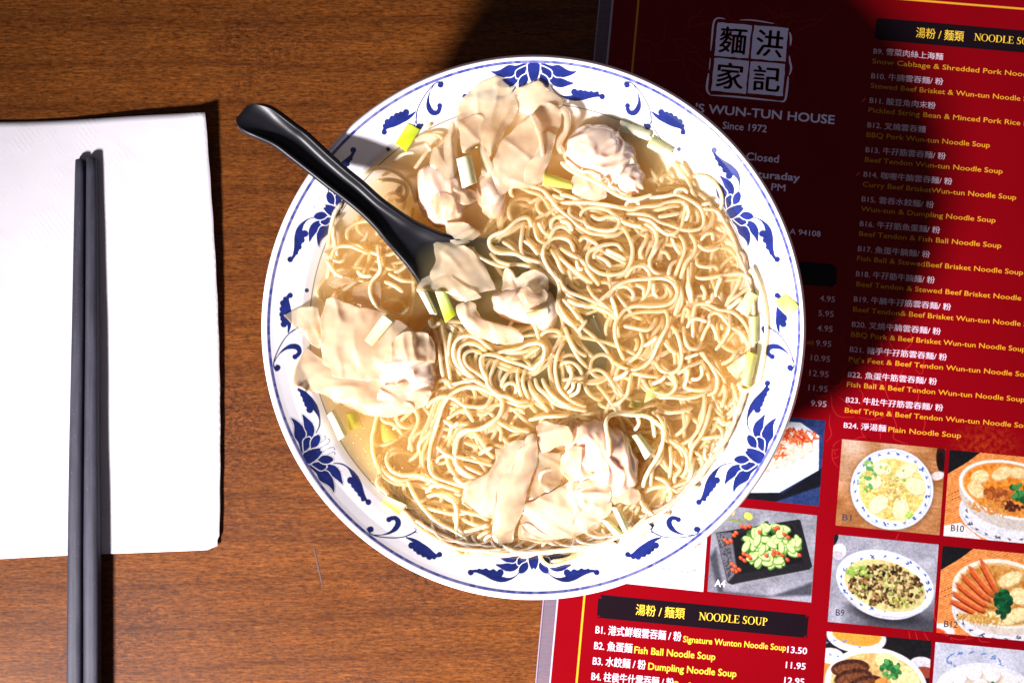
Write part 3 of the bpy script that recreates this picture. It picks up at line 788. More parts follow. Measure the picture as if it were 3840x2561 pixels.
A.poly([(-5, 120), (40, 60), (60, 340), (-5, 340)], (222, 140, 70)); A.ell(110, 10, 112, 60, (226, 224, 228), 3, 3); A.ell(112, 2, 92, 42, (236, 160, 62), 3, 4)
A.ell(360, 90, 46, 28, (214, 212, 218), 0, 3); A.ell(372, 120, 40, 22, (150, 70, 50), 0, 4); A.ell(20, 90, 50, 30, (220, 220, 226), 0, 3); A.bowl_marks(60, 60, 70, 30, (120, 140, 190), 12, 4)
A.ell(196, 190, 192, 146, (238, 234, 230), 4, 3); m = A.ell(198, 190, 172, 126, (226, 184, 120), 4, 5); A.grain(10, 50, m)
for i, (x, y, r) in enumerate([(96, 130, -10), (110, 165, -14), (150, 190, -24)]):
    A.ell(x, y, 72, 34, (70, 38, 26), r, 3); A.ell(x, y + 5, 62, 24, (120, 70, 44), r, 6)
A.grain(6, 40, A.ell(110, 160, 90, 60))
A.wonton(230, 90, 44, 30, 10, (244, 222, 160), 3); A.wonton(300, 150, 60, 46, 30, (248, 222, 160), 4); A.blobs(30, (246, 122, 44, 34), [(60, 140, 70), (90, 170, 90), (40, 110, 60)], 5, 11, 41, 1.3); A.blobs(12, (210, 180, 24, 20), [(226, 150, 70)], 8, 14, 42)
make_pic(A, [(3101, 2366), (3494, 2402), (3472, 2729), (3078, 2692)])
A = Art(388, PH, bg=(206, 208, 222)); A.grain(60, 50); A.put(np.clip((A.U - 250) / 80, 0, 1) * np.clip((A.V - 60) / 70, 0, 1), (150, 152, 170), .8)
A.ell(150, 40, 120, 30, (190, 196, 214), 0, 20, .5); A.bowl_marks(150, 60, 100, 34, (90, 120, 180), 14, 5, 12)
A.ell(200, 170, 186, 110, (226, 228, 238), 0, 4); A.ell(200, 176, 168, 100, (236, 236, 240), 0, 6); A.ell(200, 190, 160, 92, (228, 214, 180), 0, 8)
for x, y in [(60, 160), (95, 120), (150, 100), (220, 100), (290, 125), (115, 170), (180, 150), (250, 165), (320, 175)]:
    A.ell(x + 3, y + 5, 32, 30, (190, 180, 180), 0, 5); A.ell(x, y, 31, 29, (240, 234, 232), 0, 5)
A.blobs(26, (200, 150, 60, 14), [(236, 230, 214), (60, 120, 60), (214, 196, 160)], 5, 10, 52)
make_pic(A, [(3508, 2406), (3896, 2443), (3873, 2770), (3485, 2733)])
# A4 cucumber salad with peanuts on a black plate
A = Art(PW, PH, bg=(150, 150, 160)); A.grain(50, 50); A.grain(6, 14)
A.put(np.clip((A.V - 200) / 100, 0, 1) * np.clip((A.U - 150) / 200, 0, 1), (176, 176, 190), .8)
A.ell(60, 20, 22, 14, (244, 222, 120), 20, 2); A.ell(74, 6, 12, 16, (250, 236, 170), 0, 2); A.ell(62, 30, 12, 8, (220, 120, 120), 0, 3, .8); A.ell(134, 30, 17, 14, (206, 214, 100), 20, 2); A.poly([(60, 46), (110, 50), (130, 36), (128, 44), (108, 58), (60, 52)], (130, 150, 60))
A.poly([(20, 160), (60, 320), (240, 320), (391, 250), (391, 300), (200, 327), (40, 327), (0, 200)], (64, 64, 74), .85, 12)
pl = [(16, 104), (322, 22), (330, 24), (386, 192), (374, 206), (90, 292), (72, 286)]
A.poly(pl, (34, 32, 38)); A.poly([(60, 110), (300, 46), (350, 180), (110, 250)], (20, 20, 24), 1, 8)
A.poly([(16, 106), (74, 96), (106, 240), (74, 284)], (128, 128, 136), .8, 6); m = A.poly([(20, 110), (60, 102), (96, 240), (74, 270)], None)
A.put(m * (vnoise(A.U, A.V, 5, 3) > .5), (50, 50, 58), .7)
A.put(A.poly([(100, 286), (370, 206), (372, 211), (100, 292)]), (150, 150, 160), .6)
r = random.Random(5)
A.blobs(60, (220, 120, 100, 70), [(60, 110, 50), (90, 140, 60), (40, 80, 40)], 5, 10, 60)
for _ in range(62):
    a = r.uniform(0, 6.283); q = math.sqrt(r.random()); x = 216 + 102 * q * math.cos(a) + 10; y = 128 + 74 * q * math.sin(a) * (1.0); x += (y - 128) * -0.25
    rot = r.uniform(0, 180); b_ = r.uniform(9, 14)
    A.ell(x + 2, y + 3, b_ * 1.9, b_, (90, 130, 60), rot, 2.5, .9); A.ell(x, y, b_ * 1.8, b_ * .95, (150, 196, 100), rot, 2); A.ell(x, y, b_ * 1.6, b_ * .72, (216, 226, 164), rot, 3)
for x, y in [(52, 128), (62, 136), (74, 128), (110, 70), (124, 72), (140, 66), (92, 96), (84, 106), (126, 172), (140, 176), (116, 188), (130, 196), (150, 184), (84, 214), (96, 222), (100, 240), (112, 232), (88, 236), (240, 150), (252, 154), (236, 162), (270, 160), (290, 176), (334, 154), (246, 60), (236, 66), (180, 84), (272, 82), (288, 92), (210, 168)]:
    A.ell(x + 2, y + 2, 9, 7, (110, 34, 16), 30, 2); A.ell(x, y, 8.5, 6.5, (206, 84, 46), 30, 2); A.ell(x - 2, y - 2, 4, 2.6, (236, 150, 110), 30, 2, .8)
make_pic(A, [(2675, 1891), (3064, 1932), (3042, 2258), (2653, 2217)])
T("A4", 'm7', (1428, 680), 1508, 27, INK_WHITE, 0.03)
# white rectangular plate with a golden garnish
A = Art(PW, PH, bg=(236, 236, 244)); A.grain(50, 12)
A.poly([(60, 60), (385, 40), (360, 250), (330, 262), (60, 250)], (150, 166, 214), 1, 2); A.poly([(62, 62), (382, 44), (357, 246), (328, 258), (62, 246)], (246, 246, 252), 1, 3)
A.blobs(60, (290, 150, 66, 20), [(232, 150, 80), (214, 110, 50), (244, 196, 130)], 3, 8, 70, 3); A.blobs(12, (240, 180, 40, 12), [(150, 180, 70), (90, 120, 50)], 3, 6, 71, 3); A.blobs(40, (200, 150, 90, 50), [(236, 180, 110), (222, 140, 70)], 5, 12, 72)
make_pic(A, [(2271, 1850), (2660, 1891), (2637, 2218), (2248, 2177)])
# dumplings on a white plate over blue cloth
A = Art(PW, PH, bg=(44, 62, 110)); A.grain(20, 14); A.grain(3, 8)
A.poly([(-10, 300), (250, 292), (391, 180), (391, 250), (200, 340), (-10, 340)], (16, 18, 30), 1, 8)
A.poly([(-10, 60), (120, 20), (300, 16), (372, 60), (380, 190), (240, 290), (-10, 320)], (226, 234, 248), 1, 3); A.poly([(-10, 80), (130, 40), (290, 36), (350, 76), (356, 180), (230, 262), (-10, 290)], (240, 244, 252), 1, 10)
r = random.Random(8)
for x, y, rt in [(330, 90, 70), (300, 120, 60), (268, 140, 60), (236, 156, 55), (204, 170, 55), (172, 186, 50), (290, 80, 60), (256, 96, 55), (222, 112, 50), (188, 130, 50)]:
    A.wonton(x, y, 34, 18, rt, (240, 214, 190), int(x))
A.blobs(90, (290, 66, 74, 26), [(232, 90, 40), (214, 70, 30), (244, 140, 80)], 1.6, 4, 75, 4); A.blobs(40, (220, 130, 40, 30), [(232, 90, 40), (240, 120, 70)], 1.6, 4, 76, 4)
make_pic(A, [(2704, 1540), (3095, 1577), (3071, 1898), (2680, 1857)])
# ---------------------------------------------------------------- bowl
BX, BY = 2002.0, 1227.0
ZSOUP = 0.0617
RIMZ = 0.070
PROF = [(0, .0315), (120, .0317), (250, .0327), (400, .0355), (520, .0392), (620, .0440), (700, .0485), (770, .0538), (820, .0580), (840, .0597), (868, .0615), (900, .0634), (940, .0656), (975, .0678), (996, .0692), (1006, .0698)]
PR = np.array(PROF)
def wall_z(rpx):
    """height of the inner surface where the camera sees radius rpx"""
    return np.interp(rpx, PR[:, 0], PR[:, 1])
zc = 0.5 * (RIMZ + ZSOUP)
C0 = P(BX, BY, RIMZ)   # bowl axis in the world
def ring_r(rpx, z):    # pixel radius -> metres at height z
    return rpx * kz(z)
bowl = obj("soup_bowl", None, None, None, "large white noodle bowl with blue lotus scroll rim, holding the noodle soup", "bowl")
m, nt, b = new_mat("white_glaze")
b.inputs['Base Color'].default_value = (0.86, 0.84, 0.88, 1); b.inputs['Roughness'].default_value = 0.12
b.inputs['Coat Weight'].default_value = 0.5; b.inputs['Coat Roughness'].default_value = 0.05
b.inputs['Subsurface Weight'].default_value = 0.12; b.inputs['Subsurface Scale'].default_value = 0.004
GLAZE = m
m, nt, b = new_mat("painted_glaze")
at = node(nt, 'ShaderNodeAttribute', attribute_name="col")
sp = ntex(nt, mapping(nt, (1500, 1500, 1500)), 1.0, 2)
blue = mixc(nt, ramp(nt, sp, [(0.62, (0, 0, 0)), (0.72, (0.45, 0.45, 0.45))]), (0.008, 0.016, 0.105), (0.05, 0.07, 0.26))
sepc = node(nt, 'ShaderNodeSeparateColor'); nt.links.new(at.outputs['Color'], sepc.inputs[0])
wash = ntex(nt, mapping(nt, (160, 160, 160)), 1.0, 3)
blue = mixc(nt, ramp(nt, wash, [(0.4, (0, 0, 0)), (0.7, (0.7, 0.7, 0.7))]), blue, (0.016, 0.026, 0.20))
c = mixc(nt, sepc.outputs[0], (0.86, 0.84, 0.88), blue)
c = mixc(nt, sepc.outputs[1], c, (0.022, 0.032, 0.22))
c = mixc(nt, sepc.outputs[2], c, (0.02, 0.02, 0.03))
nt.links.new(c, b.inputs['Base Color']); b.inputs['Roughness'].default_value = 0.12
b.inputs['Coat Weight'].default_value = 0.5; b.inputs['Coat Roughness'].default_value = 0.05
PAINT = m
def revolve(prof, nth, name, mat_, parent=None):
    th = np.linspace(0, 2 * math.pi, nth, endpoint=False)
    V = np.concatenate([np.stack([C0.x + r * np.cos(th), C0.y + r * np.sin(th), np.full(nth, z)], 1) for r, z in prof])
    me = mesh_np(name, V, grid_faces(nth, len(prof), True)[:, ::-1])
    return obj(name, me, mat_, parent)
# the shell: outside wall, foot and lip (one skin), then the deep inside
R_in = lambda rp: ring_r(rp, float(wall_z(rp)))
lip = [(R_in(1006), .0698), (ring_r(1009, .0700), .0700), (ring_r(1012, .0699), .0699), (ring_r(1015, .0695), .0695), (ring_r(1018, .0688), .0688), (ring_r(1020, .0680), .0680), (ring_r(1021.3, .0670), .0670), (ring_r(1020.6, .0660), .0660)]
outer_ = [(0.1155, .0650), (0.1085, .0585), (0.1000, .0510), (0.0880, .0410), (0.0740, .0310), (0.0600, .0225), (0.0520, .0165), (0.0490, .0080), (0.0480, .0015), (0.0470, .0008), (0.0440, .0008), (0.0430, .0020), (0.0425, .0080), (0.030, .0095), (0.0005, .0095)]
sh = revolve(lip + outer_, 720, "shell", GLAZE, bowl)
inn = [(max(0.0004, R_in(r)), float(wall_z(r))) for r in list(range(0, 800, 40)) + [800, 815, 825]]
dome = revolve(inn, 360, "basin", GLAZE, bowl)
# ---- painted band, drawn in the pixel frame z5 and repeated by symmetry
NT_, NR_ = 480, 92
aa = (np.arange(NT_) + .5) * 60.0 / NT_
rr_ = np.linspace(825, 1006, NR_)
AA, RR = np.meshgrid(aa, rr_)
def polar_to_z5(a, r, base=-150):
    t = np.radians(base + a)
    return (BX + r * np.cos(t) - 900) * 1.96, (BY - r * np.sin(t) - 1500) * 1.96
X5, Y5 = polar_to_z5(AA, RR)
def m_poly(X, Y, pts, soft=2.2, grow=0.0):
    inside = np.zeros(X.shape, bool); dm = np.full(X.shape, 1e9); n = len(pts)
    for i in range(n):
        (xa, ya), (xb, yb) = pts[i], pts[(i + 1) % n]
        if ya != yb: inside ^= ((ya > Y) != (yb > Y)) & (X < (xb - xa) * (Y - ya) / (yb - ya) + xa)
        l = (xb - xa) ** 2 + (yb - ya) ** 2 + 1e-9; t = np.clip(((X - xa) * (xb - xa) + (Y - ya) * (yb - ya)) / l, 0, 1)
        dm = np.minimum(dm, np.hypot(X - xa - t * (xb - xa), Y - ya - t * (yb - ya)))
    return np.clip((np.where(inside, dm, -dm) + grow) / soft + .5, 0, 1)
def m_stroke(X, Y, pts, ws, soft=2.2):
    p = catmull([q + (w_,) for q, w_ in zip(pts, ws)], len(pts) * 8); d = np.full(X.shape, -1e9)
    for (xa, ya, wa), (xb, yb, wb) in zip(p[:-1], p[1:]):
        l = (xb - xa) ** 2 + (yb - ya) ** 2 + 1e-9; t = np.clip(((X - xa) * (xb - xa) + (Y - ya) * (yb - ya)) / l, 0, 1)
        d = np.maximum(d, (wa + (wb - wa) * t) / 2 - np.hypot(X - xa - t * (xb - xa), Y - ya - t * (yb - ya)))
    return np.clip(d / soft + .5, 0, 1)
def m_circ(X, Y, x, y, r, soft=2.2): return np.clip((r - np.hypot(X - x, Y - y)) / soft + .5, 0, 1)
B_ = np.zeros(X5.shape)
def add(mk): 
    global B_
    B_ = np.maximum(B_, mk)
petals = [[(505, 470), (520, 500), (560, 540), (585, 590), (640, 622), (672, 650), (690, 682), (697, 640), (684, 575), (655, 528), (618, 506), (560, 490)],
          [(560, 480), (600, 505), (650, 520), (680, 560), (720, 590), (758, 620), (752, 575), (738, 520), (700, 480), (650, 468), (600, 462)],
          [(520, 470), (560, 500), (600, 518), (640, 490), (615, 462), (570, 452)],
          [(570, 440), (610, 465), (655, 465), (690, 438), (665, 410), (610, 405)],
          [(465, 405), (500, 380), (550, 372), (608, 374), (585, 415), (545, 450), (505, 470), (480, 440)]]
def flower(X, Y):
    b = np.zeros(X.shape)
    for pt in petals:
        q = [tuple(r) for r in catmull(pt + [pt[0]], len(pt) * 4)]
        o = m_poly(X, Y, q, 2.2, 7.5); wv_ = m_poly(X, Y, q, 2.2, 5.0); f = m_poly(X, Y, q, 2.2, -0.5)
        b = np.maximum(b, o * 0.9); b = b * (1 - wv_); b = np.maximum(b, f)
    return b
def tendrils(X, Y):
    t = [m_stroke(X, Y, [(590, 350), (630, 330), (655, 310), (662, 290), (650, 284)], [2.5, 3, 4, 5, 6]),
         m_stroke(X, Y, [(610, 362), (635, 352), (655, 354), (645, 366)], [2.5, 3, 4, 5])]
    return np.maximum(t[0], t[1])
# mirror across the outer flower's own axis (a = 0)
F1 = np.where(AA < 30, flower(X5, Y5), 0)
add(F1)
Xm, Ym = polar_to_z5(-AA, RR); add(np.where(AA < 15, tendrils(Xm, Ym), 0))
# small central tendril
add(np.where(AA < 15, m_stroke(X5, Y5, [(640, 402), (668, 388), (690, 380), (702, 388), (696, 398)], [2.5, 3, 4, 5, 5]), 0))
# inner flower: same drawing turned round the middle of the band
rin = 995 - (RR - 838) * 1.12
t_in = 60 - AA
Xi, Yi = polar_to_z5(t_in * 1.02, rin)
add(np.where(AA > 40, flower(Xi, Yi), 0))
Xi2, Yi2 = polar_to_z5(-t_in * 1.0, 995 - (RR - 838) * 1.22)
add(np.where(AA > 48, tendrils(Xi2, Yi2), 0))
S = lambda p, w_: add(m_stroke(X5, Y5, p, [q * 1.9 + 1.5 if q < 7 else q for q in w_]))
Cc = lambda *l: [add(m_circ(X5, Y5, *q)) for q in l]
S([(690, 462), (750, 468), (800, 498), (844, 555), (872, 615), (893, 665), (912, 705), (932, 738), (952, 752)], [3, 5, 14, 42, 50, 38, 26, 20, 14])
S([(820, 588), (842, 628), (862, 655), (888, 692), (908, 726)], [36, 36, 34, 30, 24])
Cc((814, 588, 26), (838, 626, 21), (858, 652, 20), (883, 690, 18), (905, 728, 16), (945, 748, 22))
S([(935, 945), (955, 975), (1000, 997), (1100, 1010), (1200, 1004), (1270, 976), (1335, 962), (1430, 966)], [5, 5, 4, 4, 4, 3.5, 3, 2.5])
Cc((962, 948, 22), (950, 940, 12))
S([(985, 990), (1050, 988), (1110, 968), (1150, 935), (1165, 895), (1145, 865), (1112, 860)], [3, 8, 22, 40, 42, 34, 20])
Cc((1096, 876, 20), (1122, 866, 16))
S([(1200, 1004), (1255, 985), (1295, 955), (1305, 930)], [3, 5, 10, 20])
Cc((1303, 930, 24), (1284, 918, 13))
S([(1225, 1008), (1275, 1028), (1325, 1068), (1375, 1105), (1420, 1135), (1460, 1145)], [5, 30, 54, 58, 40, 18])
S([(1268, 1062), (1300, 1088), (1340, 1116), (1392, 1142), (1430, 1148)], [40, 42, 44, 40, 26])
Cc((1262, 1066, 25), (1292, 1092, 21), (1318, 1112, 24), (1352, 1132, 22), (1392, 1150, 23), (1428, 1152, 17), (1468, 1132, 21))
S([(2070, 1232), (2040, 1280), (1990, 1310), (1930, 1316), (1870, 1296), (1800, 1268), (1740, 1254), (1700, 1256)], [3, 8, 18, 42, 58, 42, 26, 20])
S([(1912, 1276), (1862, 1270), (1808, 1258), (1760, 1252)], [42, 40, 34, 26])
Cc((1914, 1266, 27), (1862, 1262, 24), (1808, 1252, 20), (1760, 1250, 16), (1697, 1264, 22))
Cc((1562, 1044, 16))
TILE = np.clip(B_, 0, 1)
full = np.concatenate([TILE, TILE[:, ::-1]], 1)          # 120 degrees starting at -150
full = np.concatenate([full] * 3, 1)
nth = full.shape[1]
th = np.radians(-150 + (np.arange(nth) + .5) * 360.0 / nth)
line = np.clip((5.6 - np.abs(rr_ - 995)) / 1.6 + .5, 0, 1)[:, None] * np.ones((1, nth))
line *= 0.82 + 0.18 * vnoise(np.tile(np.arange(nth)[None, :] * 1.0, (NR_, 1)), np.tile(rr_[:, None], (1, nth)) * 0, 5, 9)
dark = np.clip((1.7 - np.abs(rr_ - 840)) / 1.6 + .5, 0, 1)[:, None] * np.ones((1, nth))
cols = np.stack([full, line, dark * 0.85], -1).reshape(-1, 3)
V = []
for r in rr_:
    z = float(wall_z(r)); R = ring_r(r, z)
    V.append(np.stack([C0.x + R * np.cos(th), C0.y + R * np.sin(th), np.full(nth, z)], 1))
me = mesh_np("painted_band", np.concatenate(V), grid_faces(nth, NR_, True)[:, ::-1])
set_cols(me, cols)
obj("painted_band", me, PAINT, bowl)

# ---------------------------------------------------------------- spoon
SPM = pmat("black_melamine", (0.004, 0.004, 0.006), 0.40)
SPM.node_tree.nodes["Principled BSDF"].inputs['Specular IOR Level'].default_value = 0.28
nt = SPM.node_tree; bump(nt, nt.nodes["Principled BSDF"], ntex(nt, mapping(nt, (2600, 2600, 2600)), 1.0, 2), 0.35, 0.00006)
def spoon():
    root = obj("soup_spoon", None, None, None, "black plastic soup spoon resting on the bowl rim with its ladle under a wonton", "spoon")
    # handle stations: left edge px, right edge px, height of the edge (m), channel depth (m)
    st = [((899, 452), (935, 404), .0795, .0001), ((892, 472), (962, 391), .0806, .0006), ((899, 489), (990, 390), .0813, .0014), ((922, 506), (1022, 399), .0818, .0024), ((958, 522), (1062, 425), .0820, .0034), ((1024, 552), (1112, 463), .0810, .0044),
          ((1086, 598), (1157, 496), .0795, .0048), ((1152, 649), (1239, 572), .0777, .0048), ((1223, 705), (1310, 634), .0761, .0048),
          ((1290, 756), (1366, 680), .0744, .0048), ((1351, 807), (1430, 738), .0727, .0048), ((1402, 858), (1480, 775), .0706, .0044), ((1440, 905), (1535, 812), .0680, .0040)]
    # then the ladle: widening oval dish
    lad = [((1480, 950), (1590, 842), .0648, .0038), ((1535, 1015), (1690, 880), .0618, .0040), ((1590, 1100), (1850, 900), .0578, .0060), ((1660, 1220), (2010, 960), .0566, .0080),
           ((1760, 1340), (2140, 1060), .0560, .0085), ((1880, 1430), (2235, 1170), .0560, .0082), ((2010, 1475), (2275, 1290), .0560, .0065), ((2120, 1478), (2270, 1390), .0560, .0040), ((2185, 1462), (2235, 1432), .0560, .0008)]
    al = st + lad
    def surf(stations, nu, nv, off):
        arr = np.array([list(a) + list(b_) + [z, d] for a, b_, z, d in stations], float)
        q = np.vstack([2 * arr[0] - arr[1], arr, 2 * arr[-1] - arr[-2]]); rows = []
        n = len(arr)
        for s in np.linspace(0, n - 1, nv):
            i = min(int(s), n - 2); t = s - i; a, b_, c, d = q[i], q[i + 1], q[i + 2], q[i + 3]
            rows.append(0.5 * (2 * b_ + (c - a) * t + (2 * a - 5 * b_ + 4 * c - d) * t ** 2 + (3 * b_ - a - 3 * c + d) * t ** 3))
        V = []
        for rw in rows:
            for u in np.linspace(0, 1, nu):
                x = rw[0] * (1 - u) + rw[2] * u; y = rw[1] * (1 - u) + rw[3] * u
                prof = 1 - abs(2 * u - 1) ** 3.0
                z = rw[4] - max(0, rw[5]) * prof
                V.append(P(x, y, z - off))
        return np.array(V)
    NV_ = 170; sf = surf(al, 40, NV_, 0.0).reshape(NV_, 40, 3); cut = 128
    for nm, rows in (("handle", sf[:cut + 1]), ("ladle", sf[cut:])):
        me = mesh_np(nm, rows.reshape(-1, 3), grid_faces(40, len(rows)))
        o = obj(nm, me, SPM, root)
        s = o.modifiers.new("thick", 'SOLIDIFY'); s.thickness = 0.0022; s.offset = -1
    # raised shoulder where handle meets ladle
spoon()
# ---------------------------------------------------------------- broth
m, nt, b = new_mat("amber_broth")
out = nt.nodes['Material Output']
gl = node(nt, 'ShaderNodeBsdfGlossy'); gl.inputs['Roughness'].default_value = 0.06
trn = node(nt, 'ShaderNodeBsdfTransparent')
fr = node(nt, 'ShaderNodeFresnel'); fr.inputs['IOR'].default_value = 1.34
mx = node(nt, 'ShaderNodeMixShader')
nt.links.new(mth(nt, 'MINIMUM', fr.outputs[0], 0.35), mx.inputs[0]); nt.links.new(trn.outputs[0], mx.inputs[1]); nt.links.new(gl.outputs[0], mx.inputs[2])
nt.links.new(mx.outputs[0], out.inputs['Surface'])
bn = bump(nt, None, ntex(nt, mapping(nt, (130, 130, 130)), 1.0, 2), 0.5, 0.0006)
nt.links.new(bn, gl.inputs['Normal']); nt.links.new(bn, fr.inputs['Normal'])
va = node(nt, 'ShaderNodeVolumeAbsorption'); va.inputs['Color'].default_value = (0.999, 0.745, 0.08, 1); va.inputs['Density'].default_value = 48.0
vsn = node(nt, 'ShaderNodeVolumeScatter'); vsn.inputs['Color'].default_value = (1.0, 0.85, 0.46, 1); vsn.inputs['Density'].default_value = 55.0; vsn.inputs['Anisotropy'].default_value = 0.3
ad = node(nt, 'ShaderNodeAddShader'); nt.links.new(va.outputs[0], ad.inputs[0]); nt.links.new(vsn.outputs[0], ad.inputs[1]); nt.links.new(ad.outputs[0], out.inputs['Volume'])
BROTH = m
pr = [(0.0003, ZSOUP), (0.03, ZSOUP), (0.06, ZSOUP), (0.09, ZSOUP), (ring_r(860, ZSOUP), ZSOUP), (ring_r(868, ZSOUP) + .0003, ZSOUP + .00015), (ring_r(868, ZSOUP) + .0016, ZSOUP - .0004)]
for rp in (850, 820, 770, 700, 620, 520, 400, 250, 120, 3):
    pr.append((R_in(rp) + (.001 if rp > 300 else 0), float(wall_z(rp)) - .001))
bro = revolve(pr, 256, "broth", BROTH)
tag(bro, "clear amber broth filling the patterned bowl around the noodles", "broth")

# ---------------------------------------------------------------- dough materials
def dough(name, c0, c1, trans, scale=60, sss=0.85, rough=0.22):
    m, nt, b = new_mat(name)
    n = ntex(nt, mapping(nt, (scale,) * 3), 1.0, 3, 0.5, 0.4)
    nt.links.new(ramp(nt, n, [(0.35, c0), (0.68, c1)]), b.inputs['Base Color'])
    b.inputs['Roughness'].default_value = rough
    b.inputs['Subsurface Weight'].default_value = sss
    b.inputs['Subsurface Radius'].default_value = (1.0, 0.6, 0.35)
    b.inputs['Subsurface Scale'].default_value = 0.0012 if trans > 0 else 0.004
    b.inputs['Coat Weight'].default_value = 0.7; b.inputs['Coat Roughness'].default_value = 0.09
    n1 = bump(nt, None, ntex(nt, mapping(nt, (260,) * 3), 1.0, 3), 0.10, 0.0003)
    bump(nt, b, ntex(nt, mapping(nt, (1500,) * 3), 1.0, 2), 0.12, 0.00008, n1)
    if trans > 0:
        # a wet, half see-through skin: body + light coming through + clear part, with a wet gloss over all of it
        col = b.inputs['Base Color'].links[0].from_socket
        tl = node(nt, 'ShaderNodeBsdfTranslucent'); nt.links.new(mixc(nt, 1.0, col, (1.0, 0.92, 0.78), 'MULTIPLY'), tl.inputs[0])
        xs = node(nt, 'ShaderNodeMixShader'); xs.inputs[0].default_value = 0.42
        nt.links.new(b.outputs[0], xs.inputs[1]); nt.links.new(tl.outputs[0], xs.inputs[2])
        t = node(nt, 'ShaderNodeBsdfTransparent'); t.inputs[0].default_value = (1.0, 0.95, 0.85, 1)
        x = node(nt, 'ShaderNodeMixShader')
        pt = ntex(nt, mapping(nt, (70,) * 3), 1.0, 2)
        nt.links.new(ramp(nt, pt, [(0.3, (trans * .6,) * 3), (0.7, (min(.85, trans * 1.5),) * 3)]), x.inputs[0])
        nt.links.new(xs.outputs[0], x.inputs[1]); nt.links.new(t.outputs[0], x.inputs[2])
        g = node(nt, 'ShaderNodeBsdfGlossy'); g.inputs['Roughness'].default_value = 0.14
        f = node(nt, 'ShaderNodeFresnel'); f.inputs['IOR'].default_value = 1.45
        nb = b.inputs['Normal'].links[0].from_socket; nt.links.new(nb, g.inputs['Normal'])
        y = node(nt, 'ShaderNodeMixShader'); nt.links.new(mth(nt, 'MINIMUM', f.outputs[0], 0.3), y.inputs[0])
        nt.links.new(x.outputs[0], y.inputs[1]); nt.links.new(g.outputs[0], y.inputs[2]); nt.links.new(y.outputs[0], nt.nodes['Material Output'].inputs['Surface'])
    return m
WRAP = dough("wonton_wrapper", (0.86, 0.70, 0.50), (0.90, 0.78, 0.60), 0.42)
WRAP_LIT = dough("wonton_wrapper_lit_dimmed", (0.76, 0.60, 0.42), (0.81, 0.69, 0.51), 0.40)  # wrapper copy for the strongly lit wontons, colour darkened to offset the lamp
WRAP_THIN = dough("thin_wet_wrapper", (0.86, 0.73, 0.53), (0.90, 0.80, 0.63), 0.52)
MEAT = dough("filling_in_dough", (0.66, 0.50, 0.37), (0.75, 0.61, 0.48), 0.0, 90, 0.9, 0.20)
MEAT_PINK = dough("pink_filling_in_dough", (0.60, 0.38, 0.26), (0.74, 0.58, 0.44), 0.0, 90, 0.9, 0.20)
def wall_at(px, py, z):
    """inner surface height below the world point seen at px,py,z"""
    p = P(px, py, z); r = math.hypot(p.x - C0.x, p.y - C0.y)
    return float(np.interp(r, RAD, RZ))
RAD = np.array([R_in(float(q)) for q in range(0, 1007, 6)]); RZ = np.array([float(wall_z(q)) for q in range(0, 1007, 6)])
